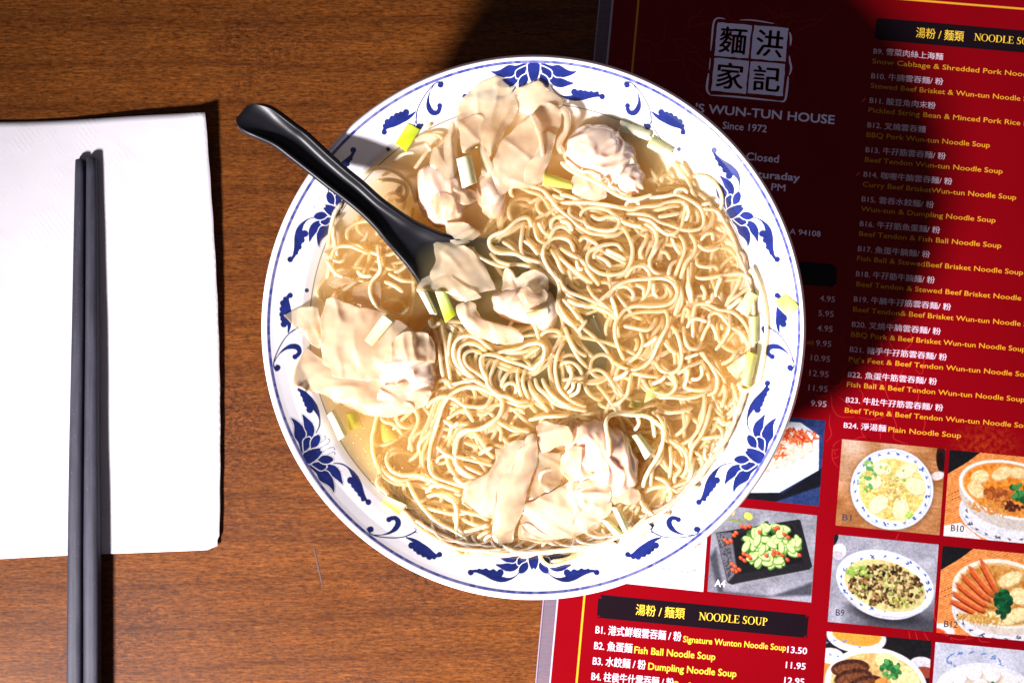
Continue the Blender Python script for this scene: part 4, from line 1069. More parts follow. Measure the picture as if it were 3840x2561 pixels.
def patch(name, frm, net, mat_, parent, n=40, thick=0.0009, rip=0.0010, seed=0):
    arr = np.array([FP(frm, r) for r in net], float)
    def cr(a, n_):
        q = np.concatenate([2 * a[:1] - a[1:2], a, 2 * a[-1:] - a[-2:-1]]); out = []
        for s in np.linspace(0, len(a) - 1, n_):
            i = min(int(s), len(a) - 2); t = s - i; A_, B2, C_, D_ = q[i], q[i + 1], q[i + 2], q[i + 3]
            out.append(0.5 * (2 * B2 + (C_ - A_) * t + (2 * A_ - 5 * B2 + 4 * C_ - D_) * t ** 2 + (3 * B2 - A_ - 3 * C_ + D_) * t ** 3))
        return np.array(out)
    g = cr(arr, n); g = np.swapaxes(cr(np.swapaxes(g, 0, 1), n), 0, 1)
    # round the four corners: sample the net through a squircle
    uu, vv = np.meshgrid(np.linspace(-1, 1, n), np.linspace(-1, 1, n))
    u2, v2 = uu * np.sqrt(1 - vv ** 2 * .16), vv * np.sqrt(1 - uu ** 2 * .16)
    fi, fj = (v2 + 1) / 2 * (n - 1), (u2 + 1) / 2 * (n - 1); i0 = np.clip(fi.astype(int), 0, n - 2); j0 = np.clip(fj.astype(int), 0, n - 2)
    a1, b1 = (fi - i0)[..., None], (fj - j0)[..., None]
    g = (1 - a1) * ((1 - b1) * g[i0, j0] + b1 * g[i0, j0 + 1]) + a1 * ((1 - b1) * g[i0 + 1, j0] + b1 * g[i0 + 1, j0 + 1])
    ang = seed * 1.7; ca, sa = math.cos(ang), math.sin(ang)
    V = []
    for ri, row in enumerate(g):
        for ci, (x, y, z) in enumerate(row):
            zz = ZSOUP + (z * 0.80 - 1.1) * 0.001
            xr, yr = x * ca + y * sa, -x * sa + y * ca
            fold = 1.2 - math.sqrt(noise.noise(Vector((xr * .014, yr * .005, seed))) ** 2 + .006) * 3.2
            zz += rip * (0.9 * noise.noise(Vector((x * .010, y * .010, seed))) + 0.16 * noise.noise(Vector((x * .035, y * .035, seed + 5))) + 0.75 * max(0, fold) ** 2)
            ed = max(abs(uu[ri, ci]), abs(vv[ri, ci])) ** 5
            zz += 0.0011 * ed * noise.noise(Vector((x * .022, y * .022, seed + 30)))
            e = (2.2 + 7 * ed) * noise.noise(Vector((x * .018, y * .018, 9 + seed))); x += e; y += (2.2 + 7 * ed) * noise.noise(Vector((x * .02, y * .02, 19 + seed)))
            zz = max(zz, wall_at(x, y, zz) + 0.0006)
            V.append(P(x, y, zz))
    V = np.array(V); F = grid_faces(n, n)
    a_, b_, c_ = V[F[:, 0]], V[F[:, 1]], V[F[:, 3]]
    if np.cross(b_ - a_, c_ - a_)[:, 2].mean() < 0: F = F[:, ::-1]
    o = obj(name, mesh_np(name, V, F), mat_, parent)
    s = o.modifiers.new("thick", 'SOLIDIFY'); s.thickness = thick; s.offset = -1; s.use_rim = True
    bv = o.modifiers.new("edge", 'BEVEL'); bv.width = thick * .35; bv.segments = 2; bv.limit_method = 'ANGLE'; bv.angle_limit = math.radians(50)
    return o
def filling(name, frm, c, ab, rot, zc_, h, mat_, parent, seed=0, wr=0.0014, fs=170, lobes=0.0, an=0.55, fa=50):
    """lump of filling under crinkled dough: ridged, domain-warped relief on an ellipsoid"""
    bm = bmesh.new(); bmesh.ops.create_icosphere(bm, subdivisions=6, radius=1.0)
    (cx, cyy), = [q[:2] for q in FP(frm, [c])]
    z0 = ZSOUP + (zc_ - .8) * .001; cc = P(cx, cyy, z0); s = FR[frm][2]; k = kz(z0)
    a, b_ = ab[0] / s * k, ab[1] / s * k; r = math.radians(rot); hh = h * .001
    for v in bm.verts:
        n_ = v.co.copy()
        p = Vector((n_.x * a, n_.y * b_, n_.z * hh))
        fc, fsn = math.cos(math.radians(fa)), math.sin(math.radians(fa))
        q = Vector(((p.x * fc + p.y * fsn) * fs * an, (-p.x * fsn + p.y * fc) * fs * 1.12, p.z * fs * .9)) + Vector((seed * 7.3, seed, 0))
        w_ = Vector((noise.noise(q * .6), noise.noise(q * .6 + Vector((5, 5, 5))), noise.noise(q * .6 + Vector((9, 1, 3))))) * 0.9
        q2 = Vector((q.x + w_.x, (q.y + w_.y) * 1.0, q.z + w_.z))
        n1 = 1 - math.sqrt(noise.noise(q2) ** 2 + .006) * 2.4
        n2 = 1 - math.sqrt(noise.noise(q2 * 1.9 + Vector((3, 7, 1))) ** 2 + .01) * 2.2
        d = wr * (0.75 * n1 + 0.22 * n2 * max(0.2, n1)) + lobes * noise.noise(q * .45)
        nn = Vector((n_.x / a, n_.y / b_, n_.z / hh)).normalized()
        p = p + nn * d
        v.co = (cc.x + p.x * math.cos(r) - p.y * math.sin(r), cc.y + p.x * math.sin(r) + p.y * math.cos(r), cc.z + p.z)
    me = bpy.data.meshes.new(name); bm.to_mesh(me); bm.free()
    for p_ in me.polygons: p_.use_smooth = True
    return obj(name, me, mat_, parent)
def roll(name, frm, pts, rpx, mat_, parent):
    return obj(name, tube_mesh([q[:2] + (ZSOUP + q[2] * .001,) for q in FP(frm, pts)], rpx, 10), mat_, parent)
def tube_mesh(pts, rpx, ns=8, seg=7.0, taper=True, seed=0, raw=False):
    """pts: (px,py,z metres)"""
    p = np.array(pts, float)
    L_ = np.linalg.norm(np.diff(p[:, :2], axis=0), axis=1).sum()
    n = max(6, int(L_ / seg)); q = catmull(p, n) if not raw else p; n = len(q)
    k = (CAM_H - q[:, 2]) / FPX
    X = np.stack([(q[:, 0] - 1920) * k, (1280.5 - q[:, 1]) * k, q[:, 2]], 1)
    t = np.gradient(X, axis=0); t /= np.linalg.norm(t, axis=1)[:, None] + 1e-12
    up = np.array([0, 0, 1.0]); sd = np.cross(t, up); sd /= np.linalg.norm(sd, axis=1)[:, None] + 1e-12; u2 = np.cross(sd, t)
    r = rpx * kz(ZSOUP) * (1 + 0.07 * np.sin(np.arange(n) * .31 + seed) + .04 * np.sin(np.arange(n) * .83 + seed * 2))
    if taper: r[0] *= .55; r[-1] *= .55
    a = np.arange(ns) * 2 * math.pi / ns
    V = (X[:, None, :] + r[:, None, None] * (np.cos(a)[None, :, None] * sd[:, None, :] + np.sin(a)[None, :, None] * u2[:, None, :])).reshape(-1, 3)
    F = grid_faces(ns, n, True)
    caps = [[0, i + 1, i, i] for i in range(1, ns - 1)]
    e = (n - 1) * ns
    tri = [(0, i + 1, i) for i in range(1, ns - 1)] + [(e, e + i, e + i + 1) for i in range(1, ns - 1)]
    if raw == 'np': return V, F
    me = bpy.data.meshes.new("noodle")
    me.from_pydata(V.tolist(), [], F.tolist() + tri)
    me.polygons.foreach_set("use_smooth", np.ones(len(me.polygons), bool)); me.update()
    return me
def wonton(label):
    return obj("wonton", None, None, None, label, "wonton", "wontons in the noodle soup")

# A: upper left wonton with its long tails up the bowl wall
wa = wonton("wonton with long pale wrapper tails draped up the top bowl wall beside the spoon handle")
filling("filling", 'G', (345, 1060), (195, 290), 8, -2.0, 6.5, MEAT_PINK, wa, 1, 0.0015, 130, 0.0004, .45, 75)
filling("filling", 'G', (770, 1080), (120, 200), 12, -4.0, 5.0, MEAT_PINK, wa, 2, 0.0008, 140)
WP = "wrapper_fold"
patch(WP, 'G', [[(950, 180, 5), (1060, 150, 6), (1180, 125, 6), (1235, 200, 4)], [(985, 300, 3), (1100, 300, 4), (1220, 290, 4), (1375, 275, 3)], [(985, 430, 1.5), (1110, 410, 2.4), (1220, 370, 3), (1350, 350, 2.5)]], WRAP_THIN, wa, seed=1)
patch(WP, 'G', [[(470, 280, 4), (620, 175, 6), (800, 85, 8), (915, 145, 6)], [(470, 380, 2.2), (640, 360, 3.4), (820, 300, 5.5), (990, 250, 4)], [(490, 520, 1.6), (640, 500, 2.4), (790, 440, 6.2), (975, 410, 3)], [(500, 640, 1.4), (640, 640, 1.8), (765, 600, 5.8), (880, 560, 2)], [(520, 740, .6), (640, 700, .6), (745, 760, 4), (800, 720, 1.5)]], WRAP_THIN, wa, 40, seed=2)
patch(WP, 'G', [[(480, 440, 2.4), (600, 405, 2.8), (715, 385, 3.2)], [(500, 560, 2.3), (590, 540, 3.0), (695, 520, 3.4)], [(510, 740, 1.8), (590, 715, 2.3), (665, 650, 2.8)]], WRAP, wa, 24, seed=3)
patch(WP, 'G', [[(668, 590, 2), (705, 600, 3.2), (742, 640, 3)], [(665, 720, 2), (700, 720, 4), (752, 740, 4)], [(680, 830, 2), (720, 830, 4), (780, 830, 4)], [(690, 930, .5), (740, 930, 1.5), (790, 920, 2)]], WRAP, wa, 24, seed=4)
patch(WP, 'G', [[(1045, 445, 3), (1115, 388, 5.2), (1250, 300, 4.5), (1400, 350, 4)], [(905, 565, 3), (1060, 550, 5), (1190, 560, 6), (1335, 520, 3.4)], [(805, 695, 3.2), (960, 680, 6.4), (1130, 700, 5.4), (1290, 660, 3)], [(775, 850, 2.8), (920, 840, 5.4), (1090, 850, 5.8), (1255, 800, 2)], [(772, 980, 1.6), (900, 960, 3), (1040, 970, 4.2), (1195, 960, 1)], [(850, 1095, -.5), (930, 1040, .8), (1030, 1030, .6), (1150, 1020, 0)]], WRAP, wa, 48, seed=5)
patch(WP, 'G', [[(1190, 545, 7), (1250, 550, 7), (1318, 568, 5.6)], [(1150, 700, 7.4), (1225, 720, 7.2), (1280, 720, 5.2)], [(1060, 850, 7), (1150, 860, 6.6), (1240, 850, 4)], [(1030, 990, 3.2), (1120, 985, 2.8), (1200, 975, 1.4)]], WRAP, wa, 24, seed=6)
roll(WP, 'G', [(1350, 350, 3.2), (1395, 390, 4), (1408, 450, 4.4), (1395, 540, 4.2), (1345, 620, 3.6), (1340, 680, 3), (1375, 730, 2)], 13, WRAP, wa)
roll(WP, 'G', [(1100, 400, 5.8), (1130, 470, 6.4), (1165, 560, 6.6), (1185, 650, 6.2), (1200, 760, 5)], 9, WRAP, wa)
patch(WP, 'G', [[(410, 470, 1), (440, 462, 4.4), (490, 520, 2)], [(378, 620, .8), (425, 620, 5), (480, 640, 2)], [(300, 700, .6), (425, 750, 5.4), (478, 760, 2.2)], [(270, 820, 3), (405, 880, 5.6), (478, 900, 2.6)], [(330, 900, 3.4), (425, 1000, 5.6), (520, 1010, 3)], [(400, 1060, 3.8), (510, 1070, 5.4), (650, 1070, 2.6)], [(440, 1130, 3.6), (560, 1160, 5), (655, 1150, 2)]], WRAP, wa, 40, seed=7)
patch(WP, 'G', [[(380, 1320, 2), (480, 1310, 2.6), (585, 1315, 2)], [(420, 1450, 1.2), (520, 1440, 2), (640, 1372, 1.2)], [(462, 1528, -.6), (540, 1500, .4), (702, 1410, 0)]], WRAP, wa, 24, seed=8)
patch(WP, 'G', [[(270, 690, 3), (330, 680, 4.5), (390, 700, 3.4)], [(250, 800, 3.4), (320, 800, 5.2), (385, 830, 4)], [(280, 880, 2.6), (330, 870, 3.4), (375, 880, 3)]], WRAP, wa, 22, seed=9)

# B: upper right
wb = wonton("round crinkled wonton with greyish pink filling at the upper right beside the yellow scallion")
filling("filling", 'z2', (1080, 770), (262, 215), -32, -1.0, 9.5, MEAT, wb, 3, 0.0019, 165, 0.0004, .5, 70)
filling("filling", 'z2', (1250, 900), (165, 120), -38, -1.0, 6.5, MEAT, wb, 13, 0.0015, 190, 0.0, .6, 20)
patch(WP, 'z2', [[(880, 900, 4), (960, 880, 6.5), (1060, 900, 7)], [(868, 980, 3), (960, 985, 6), (1110, 970, 6)], [(890, 1040, .5), (1000, 1065, 2.6), (1130, 1045, 2.4)], [(930, 1065, -1), (1020, 1090, 0), (1110, 1080, -.4)]], WRAP, wb, 28, seed=11)
patch(WP, 'z2', [[(790, 700, 2), (880, 650, 5), (960, 630, 7)], [(800, 760, 3), (880, 730, 6.5), (980, 700, 8.5)], [(850, 830, 3.4), (920, 800, 6.5), (1000, 780, 8)]], WRAP, wb, 24, seed=12)

# D: left
wd = wonton("large wonton under a broad flat wrapper sheet at the left of the bowl")
filling("filling", 'z3', (1225, 1130), (205, 262), 8, -1.5, 8.5, MEAT, wd, 4, 0.0019, 150, 0.0006, .5, 15)
patch(WP, 'z3', [[(650, 520, -1.6), (700, 480, -1), (760, 455, -1.2)], [(720, 560, -1.4), (800, 520, -.8), (880, 510, -1.4)]], WRAP_THIN, wd, 16, seed=20)
patch(WP, 'z3', [[(840, 530, -1.8), (940, 500, -1), (1045, 500, -1.8)], [(820, 600, -1.6), (930, 610, -.8), (1035, 620, -1.6)], [(840, 690, -2), (930, 700, -1.4), (1020, 690, -2)]], WRAP_THIN, wd, 20, seed=21)
patch(WP, 'z3', [[(305, 745, 3), (440, 700, 3), (590, 680, 2)], [(350, 785, 2.6), (480, 840, 3), (600, 860, 2)], [(450, 885, .8), (550, 975, 2), (600, 1008, 1)]], WRAP_THIN, wd, 26, seed=22)
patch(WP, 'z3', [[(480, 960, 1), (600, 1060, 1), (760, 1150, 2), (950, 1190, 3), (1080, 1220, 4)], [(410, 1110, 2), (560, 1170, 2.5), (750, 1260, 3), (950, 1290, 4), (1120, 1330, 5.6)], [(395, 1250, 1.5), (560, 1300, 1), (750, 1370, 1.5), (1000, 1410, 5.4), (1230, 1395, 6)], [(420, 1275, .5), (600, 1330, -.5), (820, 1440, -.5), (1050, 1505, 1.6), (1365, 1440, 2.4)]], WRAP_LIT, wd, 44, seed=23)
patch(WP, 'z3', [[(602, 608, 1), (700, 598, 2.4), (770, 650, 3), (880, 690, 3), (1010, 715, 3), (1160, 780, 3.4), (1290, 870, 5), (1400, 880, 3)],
                 [(590, 780, 2), (700, 790, 4.8), (790, 800, 3.6), (880, 830, 3.8), (1010, 850, 5), (1150, 890, 6.4), (1280, 950, 7), (1400, 960, 4)],
                 [(595, 980, 2), (690, 980, 3.6), (770, 1000, 3.4), (870, 1010, 6), (980, 1000, 5.4), (1080, 1000, 6.6), (1190, 1030, 7.6), (1330, 1040, 6.6)],
                 [(605, 1100, 1.6), (700, 1110, 3.2), (800, 1120, 4.8), (890, 1120, 4.6), (980, 1110, 5), (1060, 1090, 6), (1130, 1090, 7.4), (1220, 1100, 7)],
                 [(608, 1203, 1), (740, 1218, 2.6), (850, 1235, 3), (920, 1240, 3.6), (990, 1225, 4), (1040, 1190, 5), (1090, 1175, 6), (1150, 1170, 6.6)]], WRAP_LIT, wd, 56, seed=24)

# C: centre, half in the spoon
wc = wonton("wonton in the middle of the bowl, its wrapper tail reaching into the black spoon")
filling("filling", 'F', (540, 1290), (290, 165), -8, -2.0, 7.5, MEAT_PINK, wc, 5, 0.0010, 120, 0.0012)
filling("filling", 'F', (740, 1350), (150, 200), 0, -4.0, 6, MEAT, wc, 6, 0.0008, 120, 0.0006)
patch(WP, 'z3', [[(1382, 160, 0), (1440, 190, .6), (1500, 200, 0)], [(1440, 330, 0), (1560, 290, 2), (1695, 270, .5)], [(1400, 440, .6), (1600, 400, 2.6), (1805, 390, 1)], [(1440, 530, 1.6), (1640, 500, 2.8), (1865, 500, 2)], [(1560, 600, 2), (1720, 590, 3.2), (1900, 570, 3)]], WRAP, wc, 36, seed=31)
patch(WP, 'z3', [[(1330, 480, .6), (1440, 440, 1.4), (1560, 430, 1.2)], [(1300, 570, .4), (1440, 520, 2), (1600, 500, 3)], [(1400, 570, -.5), (1560, 590, 1.8), (1700, 560, 4)], [(1560, 640, -.5), (1690, 640, 2.6), (1800, 620, 4.4)]], WRAP_THIN, wc, 30, seed=32)
patch(WP, 'z3', [[(1640, 640, 2), (1720, 650, 4), (1740, 720, 2.4), (1800, 790, 2.4), (1960, 820, 2.4)], [(1590, 680, 2.4), (1660, 720, 4.6), (1740, 770, 4), (1850, 800, 4.8), (2020, 850, 4.6)], [(1610, 760, 2), (1680, 800, 4.4), (1780, 850, 5), (1900, 870, 5), (2080, 900, 4)], [(1680, 880, 0), (1740, 910, 1.6), (1830, 940, 2), (1960, 960, 1.6), (2110, 960, 1)]], WRAP, wc, 44, seed=33)
patch(WP, 'F', [[(355, 1080, 1), (368, 960, 2.8), (425, 950, 3.4), (470, 1030, 2.6), (560, 980, 4), (640, 950, 4), (720, 985, 3), (820, 1040, .6)], [(340, 1120, .6), (400, 1060, 1.4), (445, 1060, 2.4), (500, 1100, 1.6), (590, 1080, 3), (660, 1060, 3.6), (740, 1080, 3), (810, 1120, .6)], [(320, 1160, 2), (400, 1130, 2), (460, 1140, 2), (530, 1160, 2), (600, 1150, 3), (670, 1150, 3), (740, 1160, 2), (800, 1180, 0)]], WRAP, wc, 44, seed=34)
patch(WP, 'F', [[(520, 1130, 6), (600, 1110, 7.4), (680, 1160, 7), (790, 1140, 5)], [(500, 1200, 6), (590, 1200, 8), (690, 1230, 7.6), (800, 1190, 5.4)], [(540, 1290, 5), (620, 1290, 7), (700, 1290, 6.4), (780, 1270, 4.4)]], WRAP, wc, 36, rip=0.0016, seed=35)

# E: bottom
we = wonton("big wonton with dark pink filling and wide folded wrapper at the bottom of the bowl")
filling("filling", 'H', (1440, 470), (330, 400), 28, -2.0, 10.5, MEAT_PINK, we, 7, 0.0021, 150, 0.0010, .5, 80)
filling("filling", 'H', (1290, 760), (210, 210), 10, -2.5, 8.5, MEAT, we, 8, 0.0017, 150, 0.0006, .5, 10)
patch(WP, 'H', [[(830, 370, 0), (950, 380, .6), (1060, 380, 1)], [(780, 560, -.4), (920, 560, .2), (1070, 560, .6)], [(690, 890, -.2), (860, 800, .6), (1075, 712, 1)]], WRAP_THIN, we, 26, seed=40)
patch(WP, 'H', [[(405, 330, 1), (560, 290, 1.6), (740, 205, 1.4)], [(425, 450, .8), (530, 450, 2), (640, 440, 1.4)], [(300, 600, 1), (410, 610, 2), (520, 620, 1.4)], [(140, 700, 1.4), (280, 730, 2), (440, 750, 1.2)], [(75, 850, .8), (230, 900, 1.4), (410, 930, .8)], [(140, 890, .2), (300, 1000, .8), (400, 1060, .4)]], WRAP_THIN, we, 36, seed=41)
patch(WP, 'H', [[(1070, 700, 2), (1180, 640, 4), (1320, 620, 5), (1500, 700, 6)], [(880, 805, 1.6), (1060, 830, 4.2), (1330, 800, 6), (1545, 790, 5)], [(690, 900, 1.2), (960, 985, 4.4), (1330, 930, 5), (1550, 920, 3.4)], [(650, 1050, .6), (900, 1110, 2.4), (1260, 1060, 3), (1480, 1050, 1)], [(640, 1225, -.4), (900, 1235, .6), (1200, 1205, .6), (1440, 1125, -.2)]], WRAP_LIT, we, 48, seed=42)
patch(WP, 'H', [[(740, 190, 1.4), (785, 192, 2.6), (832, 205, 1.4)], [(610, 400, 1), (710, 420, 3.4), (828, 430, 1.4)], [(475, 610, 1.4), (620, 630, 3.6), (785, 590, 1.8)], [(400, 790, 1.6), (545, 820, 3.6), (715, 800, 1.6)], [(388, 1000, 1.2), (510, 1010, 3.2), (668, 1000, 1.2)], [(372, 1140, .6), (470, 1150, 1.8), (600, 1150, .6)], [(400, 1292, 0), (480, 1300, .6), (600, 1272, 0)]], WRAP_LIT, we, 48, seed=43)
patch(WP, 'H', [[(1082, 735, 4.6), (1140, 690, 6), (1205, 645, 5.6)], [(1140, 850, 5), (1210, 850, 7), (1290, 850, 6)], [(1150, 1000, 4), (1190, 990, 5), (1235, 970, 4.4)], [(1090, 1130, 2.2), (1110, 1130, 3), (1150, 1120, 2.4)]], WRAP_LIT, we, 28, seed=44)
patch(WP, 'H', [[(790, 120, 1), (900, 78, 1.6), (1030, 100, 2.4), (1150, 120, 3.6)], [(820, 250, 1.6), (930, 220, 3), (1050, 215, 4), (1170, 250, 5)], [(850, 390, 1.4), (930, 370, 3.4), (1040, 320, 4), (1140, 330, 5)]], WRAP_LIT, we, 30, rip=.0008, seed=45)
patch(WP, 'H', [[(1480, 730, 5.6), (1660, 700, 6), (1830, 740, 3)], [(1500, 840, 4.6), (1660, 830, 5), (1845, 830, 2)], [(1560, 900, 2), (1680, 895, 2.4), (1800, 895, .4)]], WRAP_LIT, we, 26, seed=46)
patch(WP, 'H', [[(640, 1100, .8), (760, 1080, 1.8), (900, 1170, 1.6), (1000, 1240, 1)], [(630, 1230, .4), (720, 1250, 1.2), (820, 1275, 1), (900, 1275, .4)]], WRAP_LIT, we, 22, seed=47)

# crinkled dough where the sheets gather round the fillings
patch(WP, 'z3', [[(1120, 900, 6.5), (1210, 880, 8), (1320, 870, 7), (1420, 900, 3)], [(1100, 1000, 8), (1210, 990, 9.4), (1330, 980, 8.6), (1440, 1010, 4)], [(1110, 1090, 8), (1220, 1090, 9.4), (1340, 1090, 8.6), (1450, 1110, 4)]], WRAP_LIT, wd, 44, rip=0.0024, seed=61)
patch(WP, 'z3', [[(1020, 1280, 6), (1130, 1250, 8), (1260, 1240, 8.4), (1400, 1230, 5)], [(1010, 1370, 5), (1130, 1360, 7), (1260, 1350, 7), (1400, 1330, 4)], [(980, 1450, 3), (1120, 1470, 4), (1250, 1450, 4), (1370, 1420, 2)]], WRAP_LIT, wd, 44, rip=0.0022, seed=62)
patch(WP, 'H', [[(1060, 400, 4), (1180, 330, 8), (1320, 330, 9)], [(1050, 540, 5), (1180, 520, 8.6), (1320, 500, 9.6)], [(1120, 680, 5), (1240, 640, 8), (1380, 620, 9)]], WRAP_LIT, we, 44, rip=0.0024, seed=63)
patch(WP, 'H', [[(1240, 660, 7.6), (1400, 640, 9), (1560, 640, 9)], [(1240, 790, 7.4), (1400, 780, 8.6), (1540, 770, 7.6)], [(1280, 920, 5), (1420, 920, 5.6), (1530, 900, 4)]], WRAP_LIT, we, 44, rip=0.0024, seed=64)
patch(WP, 'G', [[(260, 1080, 5.4), (350, 1060, 6.6), (440, 1080, 6)], [(260, 1180, 5.4), (360, 1170, 6.8), (470, 1180, 6)], [(320, 1290, 4), (410, 1290, 5), (500, 1280, 4)]], WRAP, wa, 40, rip=0.0020, seed=65)

# ---------------------------------------------------------------- scallions
def scallion_mat():
    m, nt, b = new_mat("scallion")
    at = node(nt, 'ShaderNodeAttribute', attribute_name="col")
    st_ = node(nt, 'ShaderNodeAttribute', attribute_name="uvx")
    n = node(nt, 'ShaderNodeTexWave', wave_type='BANDS', bands_direction='X'); setin(n, Scale=7.0, Distortion=1.5)
    nt.links.new(st_.outputs['Vector'], n.inputs['Vector'])
    c = mixc(nt, 0.30, at.outputs['Color'], ramp(nt, n.outputs[1], [(0, (.62, .68, .45)), (1, (1.15, 1.15, 1.1))]), 'MULTIPLY')
    nt.links.new(c, b.inputs['Base Color']); b.inputs['Roughness'].default_value = 0.25
    b.inputs['Subsurface Weight'].default_value = 0.3; b.inputs['Subsurface Scale'].default_value = 0.002
    b.inputs['Coat Weight'].default_value = 0.4
    bump(nt, b, n.outputs[1], 0.25, 0.0001)
    t = node(nt, 'ShaderNodeBsdfTransparent'); t.inputs[0].default_value = (0.9, 0.95, 0.6, 1); x = node(nt, 'ShaderNodeMixShader'); x.inputs[0].default_value = 0.32
    nt.links.new(b.outputs[0], x.inputs[1]); nt.links.new(t.outputs[0], x.inputs[2]); nt.links.new(x.outputs[0], nt.nodes['Material Output'].inputs['Surface'])
    return m
SCAL = scallion_mat()
WH, PY, YE, GR, LI = (0.80, 0.79, 0.60), (0.74, 0.74, 0.38), (0.66, 0.62, 0.12), (0.50, 0.58, 0.03), (0.62, 0.74, 0.02)
def scallion(frm, quad, z, c0, c1, label, bulge=1.2, curl=0.0):
    """quad: start-left, end-left, end-right, start-right"""
    q = np.array(FP(frm, quad)); nu, nv = 22, 14; V, C_, UV = [], [], []
    for j in range(nv):
        for i in range(nu):
            u, v = i / (nu - 1), j / (nv - 1)
            p = (1 - v) * ((1 - u) * q[0] + u * q[1]) + v * ((1 - u) * q[3] + u * q[2])
            zz = ZSOUP + (z - .5 + bulge * math.sin(math.pi * v) ** .7 + curl * u) * .001 + 0.00006 * math.sin(u * 9 + v * 4)
            zz = max(zz, wall_at(p[0], p[1], zz) + 0.0003 + bulge * .0008 * math.sin(math.pi * v))
            e = (1.5 * noise.noise(Vector((v * 3, 7, q[0][0] * .1)))) * (1 if i in (0, nu - 1) else 0)
            V.append(P(p[0] + e, p[1] + e, zz))
            t = min(1, max(0, u * 1.1 + .15 * noise.noise(Vector((v * 4, u, q[0][0])))))
            C_.append([a * (1 - t) + b_ * t for a, b_ in zip(c0, c1)]); UV.append((v, u, 0))
    V = np.array(V); F = grid_faces(nu, nv)
    if np.cross(V[F[:, 1]] - V[F[:, 0]], V[F[:, 3]] - V[F[:, 0]])[:, 2].mean() < 0: F = F[:, ::-1]
    me = mesh_np("scallion_piece", V, F); set_cols(me, np.array(C_))
    a_ = me.attributes.new("uvx", 'FLOAT_VECTOR', 'POINT'); a_.data.foreach_set("vector", np.array(UV, np.float32).ravel())
    o = obj("scallion_piece", me, SCAL, None, label, "scallion", "scallion pieces scattered over the soup")
    s = o.modifiers.new("thick", 'SOLIDIFY'); s.thickness = .0009; s.offset = -1
    bv = o.modifiers.new("edge", 'BEVEL'); bv.width = .00025; bv.segments = 2; bv.limit_method = 'ANGLE'; bv.angle_limit = math.radians(50)
SCL = [
    ('G', [(470, 775), (520, 1025), (650, 975), (598, 738)], 5.2, WH, WH, "thick white scallion tube on the wonton beside the spoon handle", 3.0),
    ('z1', [(1430, 515), (1335, 665), (1420, 725), (1520, 560)], .6, GR, LI, "bright lime green scallion leaf square on the upper left bowl wall", .5),
    ('z2', [(1230, 490), (1455, 575), (1432, 645), (1212, 572)], .4, WH, WH, "translucent white scallion piece at the upper right soup edge", 1.0),
    ('z2', [(1462, 612), (1622, 705), (1572, 772), (1418, 690)], .2, PY, WH, "pale yellow scallion piece next to the translucent white one at the upper right edge", 1.0),
    ('z2', [(668, 868), (882, 948), (868, 1003), (655, 975)], 1.6, YE, YE, "deep yellow scallion stalk between the two upper wontons", 1.6),
    ('z3', [(1050, 742), (912, 930), (975, 978), (1125, 800)], 6.2, WH, PY, "pale scallion stalk lying on the broad left wonton sheet", 1.6),
    ('z3', [(1305, 575), (1395, 742), (1452, 740), (1375, 572)], 2.0, WH, WH, "whitish scallion stalk touching the green leaf below the spoon", 1.4),
    ('z3', [(1430, 575), (1508, 808), (1590, 745), (1512, 570)], 1.8, PY, GR, "yellow green scallion leaf just below the dark end of the spoon handle", 1.0),
    ('F', [(795, 1308), (575, 1365), (620, 1455), (797, 1390)], 7.0, WH, PY, "pale scallion piece on the filling of the middle wonton", 1.2),
    ('D', [(1318, 228), (1195, 412), (1330, 500), (1425, 285)], -.2, PY, WH, "broad pale yellow scallion piece, topmost of those at the right edge of the soup", 1.6),
    ('D', [(1325, 490), (1342, 752), (1420, 745), (1422, 480)], -.2, PY, PY, "upright pale scallion piece under the broad one at the right edge", 1.4),
    ('D', [(1300, 845), (1108, 985), (1192, 1085), (1310, 985)], 0.6, WH, PY, "glassy white scallion piece touching the bright yellow one at the right", 1.0),
    ('D', [(1310, 825), (1250, 1150), (1345, 1185), (1418, 862)], 1.0, YE, PY, "shiny bright yellow scallion tube, lowest at the right edge of the soup", 2.6),
    ('E', [(372, 525), (490, 722), (572, 655), (455, 505)], 1.0, PY, WH, "thick pale scallion tube right beside the bottom wonton filling", 3.0),
    ('z6', [(770, 790), (855, 968), (905, 955), (835, 795)], 2.4, WH, WH, "slim white scallion stalk under the bottom wonton", 2.0),
    ('z6', [(690, 880), (800, 1005), (862, 978), (755, 885)], 1.0, WH, PY, "yellowish scallion piece left of the slim white stalk", 1.4),
    ('z6', [(1012, 880), (930, 948), (1008, 1012), (1070, 932)], .6, WH, PY, "blurred yellow green scallion piece over the lower right soup edge", .8),
    ('A', [(665, 915), (630, 970), (775, 1068), (842, 995)], .8, WH, LI, "white scallion piece with a green side on the lower left soup edge", 1.0),
    ('A', [(170, 240), (268, 452), (350, 400), (238, 185)], 1.2, WH, WH, "solid white scallion tube on the left soup edge under the left wonton", 3.0),
    ('z4', [(2048, 590), (1958, 655), (2082, 778), (2148, 682)], 5.0, GR, PY, "green yellow scallion square stuck on the right bowl rim", .4),
    ('D', [(330, 1195), (300, 1330), (415, 1290), (455, 1170)], -1.2, YE, PY, "sunken yellow scallion piece among the noodles at the right of centre", 1.2),
    ('D', [(180, 1300), (150, 1370), (260, 1400), (290, 1320)], -2.5, PY, YE, "faint sunken scallion piece left of the sunken yellow one", 1.2),
    ('A', [(560, 270), (640, 470), (780, 440), (670, 320)], -5.0, YE, YE, "deep yellow scallion leaf sunk in clear broth at the lower left", 1.0),
    ('z5', [(780, 100), (800, 230), (900, 200), (870, 90)], -7.0, GR, YE, "olive scallion leaf sunk under the broth right of the white tube", 1.0),
]
for s_ in SCL: scallion(*s_)
